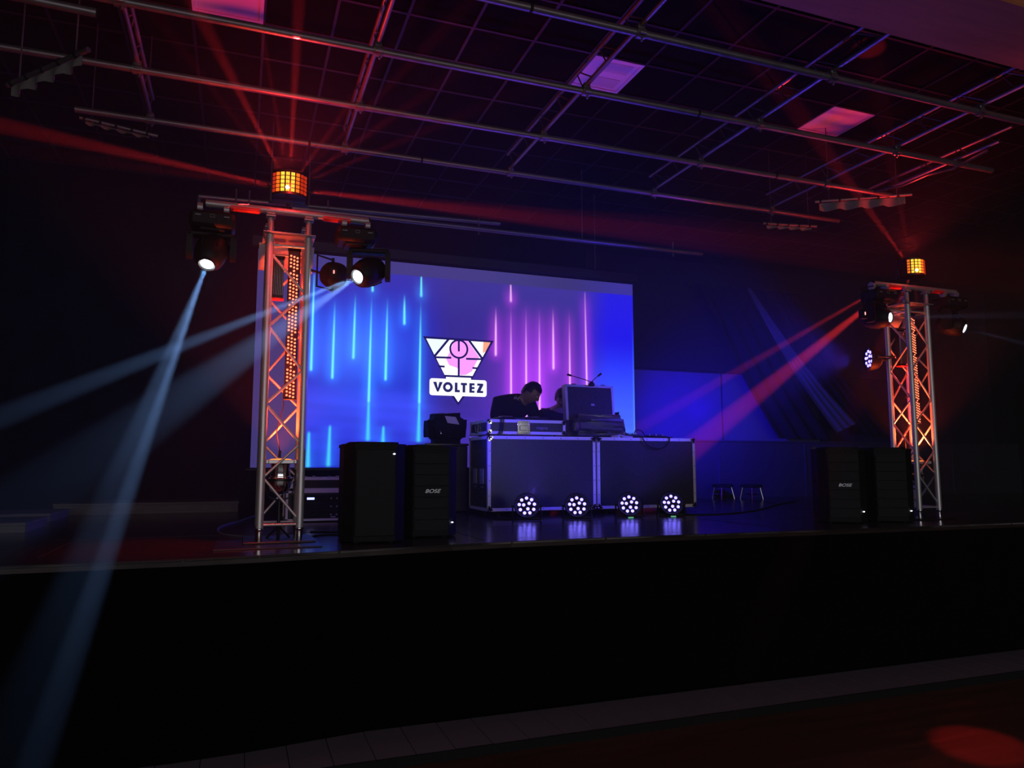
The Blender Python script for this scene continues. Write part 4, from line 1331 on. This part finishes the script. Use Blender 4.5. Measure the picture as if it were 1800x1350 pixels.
# ================================================================== people behind the desk
def skin_mesh(verts, edges, radii, name, levels=2):
    me = bpy.data.meshes.new('sk')
    me.from_pydata([tuple(v) for v in verts], edges, [])
    o = bpy.data.objects.new('sk', me)
    C.objects.link(o)
    md = o.modifiers.new('s', 'SKIN')
    md.use_smooth_shade = True
    sv = me.skin_vertices[0].data
    for i, r in enumerate(radii):
        sv[i].radius = (r, r) if not isinstance(r, tuple) else r
    sv[0].use_root = True
    sb = o.modifiers.new('b', 'SUBSURF')
    sb.levels = sb.render_levels = levels
    dg = bpy.context.evaluated_depsgraph_get()
    out = bpy.data.meshes.new_from_object(o.evaluated_get(dg))
    bpy.data.objects.remove(o)
    bpy.data.meshes.remove(me)
    out.name = name
    return out
def head_parts(M, hair_m, hooded):
    # head in local coords: face toward -Y, chin down, centre at the origin; height .23
    bm = bmesh.new()
    bmesh.ops.create_uvsphere(bm, u_segments=28, v_segments=20, radius=1)
    for v in bm.verts:
        x, y, z = v.co
        sx, sy, sz = .075, .096, .116
        if z < 0: sx *= 1 - .30 * (-z) ** 1.3; sy *= 1 - .18 * (-z)
        q = Vector((x * sx, y * sy, z * sz))
        if y < -.2:
            q.y -= .022 * math.exp(-((x / .16) ** 2) - ((z + .12) / .20) ** 2)          # nose
            q.y -= .006 * math.exp(-((x / .30) ** 2) - ((z + .50) / .10) ** 2)          # mouth
            q.y -= .010 * math.exp(-((x / .35) ** 2) - ((z + .86) / .16) ** 2)          # chin
            for s in (-1, 1): q.y += .009 * math.exp(-(((x - s * .40) / .17) ** 2) - ((z - .05) / .12) ** 2)   # eye sockets
        v.co = q
    for s in (-1, 1):                                                                  # ears
        r = bmesh.ops.create_uvsphere(bm, u_segments=10, v_segments=8, radius=1)
        for v in r['verts']: v.co = Vector((s * .076 + v.co.x * .010, .010 + v.co.y * .020, -.005 + v.co.z * .032))
    bm.verts.index_update()
    vs = [M @ v.co for v in bm.verts]
    fs = [[v.index for v in f.verts] for f in bm.faces]
    bm.free()
    hb = MB()
    bm = bmesh.new()
    bmesh.ops.create_uvsphere(bm, u_segments=36, v_segments=24, radius=1)
    kill = []
    for v in bm.verts:
        x, y, z = v.co
        wob = 1 + .05 * noise.noise(Vector((x * 6, y * 6, z * 3)))
        v.co = Vector((x * .088, y * .108 + .006, z * .126 + .008)) * wob
        front = y < -.30 and z < .45 - .2 * abs(x)
        side = abs(x) > .55 and z < -.25 and y < .45
        low = z < -.62
        if front or side or low: kill.append(v)
    bmesh.ops.delete(bm, geom=kill, context='VERTS')
    bm.verts.index_update()
    hb.add([M @ v.co for v in bm.verts], [[v.index for v in f.verts] for f in bm.faces])
    # shell thickness so that it is not paper thin
    n0 = len(hb.v)
    ctr = M @ Vector((0, 0, 0))
    inner = [tuple(Vector(p).lerp(ctr, .14)) for p in hb.v]
    fbk = [tuple(i + n0 for i in f)[::-1] for f in hb.f]
    hb.v += inner
    hb.f += fbk
    bm.free()
    eyes = MB()
    for s in (-1, 1): eyes.lathe([(0, -.011), (.008, -.008), (.011, 0), (.008, .008), (0, .011)], 10, M @ Matrix.Translation((s * .030, -.078, .006)))
    return vs, fs, hb, eyes
def person(label, pelvis, shoulders, neck, head, head_rot, elbows, hands, twist=0.0, hair=HAIR, printed=False):
    pv, sh, nk, hd = Vector(pelvis), Vector(shoulders), Vector(neck), Vector(head)
    t = thing('person', label, 'person', (pv.x, pv.y, S))
    base = Vector((pv.x, pv.y, S))
    side = Vector((math.cos(twist), math.sin(twist), 0))
    fwd = Vector((math.sin(twist), -math.cos(twist), 0))
    V, Ed, Rd = [], [], []
    def add(p, r, par=None):
        V.append(Vector(p) - base)
        Rd.append(r)
        if par is not None: Ed.append((par, len(V) - 1))
        return len(V) - 1
    i0 = add(pv, .125)
    i1 = add(pv.lerp(sh, .35), .120, i0)
    i2 = add(pv.lerp(sh, .72), .135, i1)
    i3 = add(sh, .090, i2)
    i4 = add(nk, .052, i3)
    i5 = add(nk.lerp(hd, .5), .050, i4)
    for s, el, ha in ((-1, elbows[0], hands[0]), (1, elbows[1], hands[1])):
        a = add(sh + side * s * .185 - Vector((0, 0, .015)), .060, i3)
        e = add(el, .045, a)
        wv = Vector(ha)
        el = Vector(el)
        dv = (wv - el).normalized()
        w_ = add(wv, .028, e)
        pm = add(wv + dv * .055, .030, w_)
        cr = dv.cross(Vector((0, 0, 1))).normalized()
        for k in range(4):
            o1 = cr * (k - 1.5) * .021
            L = (.038, .044, .041, .032)[k]
            f1 = add(wv + dv * (.085 + L * .4) + o1, .0085, pm)
            add(wv + dv * (.085 + L * 1.3) + o1 * 1.15 - Vector((0, 0, .022)), .0075, f1)
        th = add(wv + dv * .04 + cr * s * -.045, .010, pm)
        add(wv + dv * .075 + cr * s * -.058 - Vector((0, 0, .01)), .009, th)
        hp = add(pv + side * s * .095 - Vector((0, 0, .06)), .085, i0)
        kn = add(Vector((pv.x, pv.y, S + .48)) + side * s * .11 + fwd * .05, .062, hp)
        an = add(Vector((pv.x, pv.y, S + .085)) + side * s * .12 + fwd * -.01, .043, kn)
        add(Vector((pv.x, pv.y, S + .036)) + side * s * .14 + fwd * .13, .033, an)
    bmh = skin_mesh(V, Ed, Rd, 'body')
    M = Matrix.Translation(hd - base) @ Euler(head_rot).to_matrix().to_4x4()
    vs, fs, hb, eyes = head_parts(M, hair, False)
    b = MB()
    b.add([v.co.copy() for v in bmh.vertices], [tuple(p.vertices) for p in bmh.polygons])
    b.add(vs, fs)
    bpy.data.meshes.remove(bmh)
    b.build('body', SKIN, t)
    hb.build('hair', hair, t)
    eyes.build('eyes', WHITE_P, t)
    # shirt: a looser shell over trunk and upper arms
    V, Ed, Rd = [], [], []
    j0 = add(pv + Vector((0, 0, .02)), .150)
    j1 = add(pv.lerp(sh, .35), .148, j0)
    j2 = add(pv.lerp(sh, .72), .165, j1)
    j3 = add(sh, .128, j2)
    add(nk.lerp(sh, .25), .078, j3)
    for s, el, ha_ in ((-1, elbows[0], hands[0]), (1, elbows[1], hands[1])):
        sp = sh + side * s * .185 - Vector((0, 0, .015))
        a = add(sp, .086, j3)
        e1 = add(sp.lerp(Vector(el), .6), .076, a)
        e2 = add(Vector(el), .066, e1)
        add(Vector(el).lerp(Vector(ha_), .85), .046, e2)
    sm_ = skin_mesh(V, Ed, Rd, 'shirt')
    sm_.materials.append(SHIRT)
    so = bpy.data.objects.new('shirt', sm_)
    C.objects.link(so)
    so.parent = t
    sm_.shade_smooth()
    V, Ed, Rd = [], [], []
    k0 = add(pv + Vector((0, 0, .01)), .138)
    for s in (-1, 1):
        hp = add(pv + side * s * .095 - Vector((0, 0, .06)), .100, k0)
        kn = add(Vector((pv.x, pv.y, S + .48)) + side * s * .11 + fwd * .05, .078, hp)
        add(Vector((pv.x, pv.y, S + .11)) + side * s * .12 + fwd * -.005, .062, kn)
    tm_ = skin_mesh(V, Ed, Rd, 'trousers')
    tm_.materials.append(TROUSER)
    to = bpy.data.objects.new('trousers', tm_)
    C.objects.link(to)
    to.parent = t
    for s in (-1, 1):
        p = Vector((0, 0, 0)) + side * s * .135 + fwd * .06
        Ms = Matrix.Translation(p) @ Matrix.Rotation(twist, 4, 'Z')
        MB().box((0, 0, .012), (.092, .27, .022), Ms, ch=.006).box((0, .03, .05), (.086, .20, .07), Ms, ch=.02).build('shoe', RUBBER, t)
    if printed:
        # pale print across the upper back, laid onto the cloth
        from mathutils.bvhtree import BVHTree
        tree = BVHTree.FromPolygons([v.co for v in sm_.vertices], [tuple(p.vertices) for p in sm_.polygons])
        pr = MB()
        def on(x, z):
            h = tree.ray_cast(Vector((x - base.x, -1.2, z - base.z)), Vector((0, 1, 0)))
            return h[0] + h[1] * .002 if h[0] is not None else None
        for k in range(8):
            x = 2.745 + .019 * k
            for (xa, za, xb, zb_) in ((x, 2.292, x + .012, 2.322), (x + .012, 2.322, x + .017, 2.296), (x + .002, 2.305, x + .016, 2.309)):
                pa, pb = on(xa, za + .012 * (k % 2)), on(xb, zb_ - .010 * (k % 3))
                if pa is not None and pb is not None and (pa - pb).length < .06: pr.tube([pa, pb], .0028, 5)
        if pr.v: pr.build('shirt_print', PRINT, so, stuff=True)
    return t
person('person in black shirt with dark hair bent over the flat mixer case', (2.76, 7.80, 2.03), (2.79, 7.46, 2.275), (2.88, 7.38, 2.315), (2.935, 7.32, 2.362),
       (R(40), R(4), R(60)), [(2.58, 7.50, 2.085), (3.05, 7.48, 2.085)], [(2.70, 7.34, 2.075), (2.92, 7.33, 2.075)], 0.0, HAIR, True)
person('person mostly hidden behind the left edge of the upright lid, dark clothes and hair', (3.40, 7.78, 2.00), (3.39, 7.60, 2.17), (3.395, 7.58, 2.255), (3.395, 7.53, 2.335),
       (R(40), R(0), R(-12)), [(3.21, 7.58, 2.02), (3.58, 7.58, 2.02)], [(3.33, 7.46, 2.02), (3.56, 7.46, 2.0)])
person('person mostly hidden behind the right edge of the upright lid, face turned right', (3.98, 7.80, 1.96), (3.94, 7.66, 2.14), (3.92, 7.58, 2.23), (3.915, 7.54, 2.325),
       (R(22), R(6), R(72)), [(3.80, 7.55, 2.0), (4.14, 7.55, 1.99)], [(3.90, 7.44, 1.96), (4.08, 7.42, 1.96)])
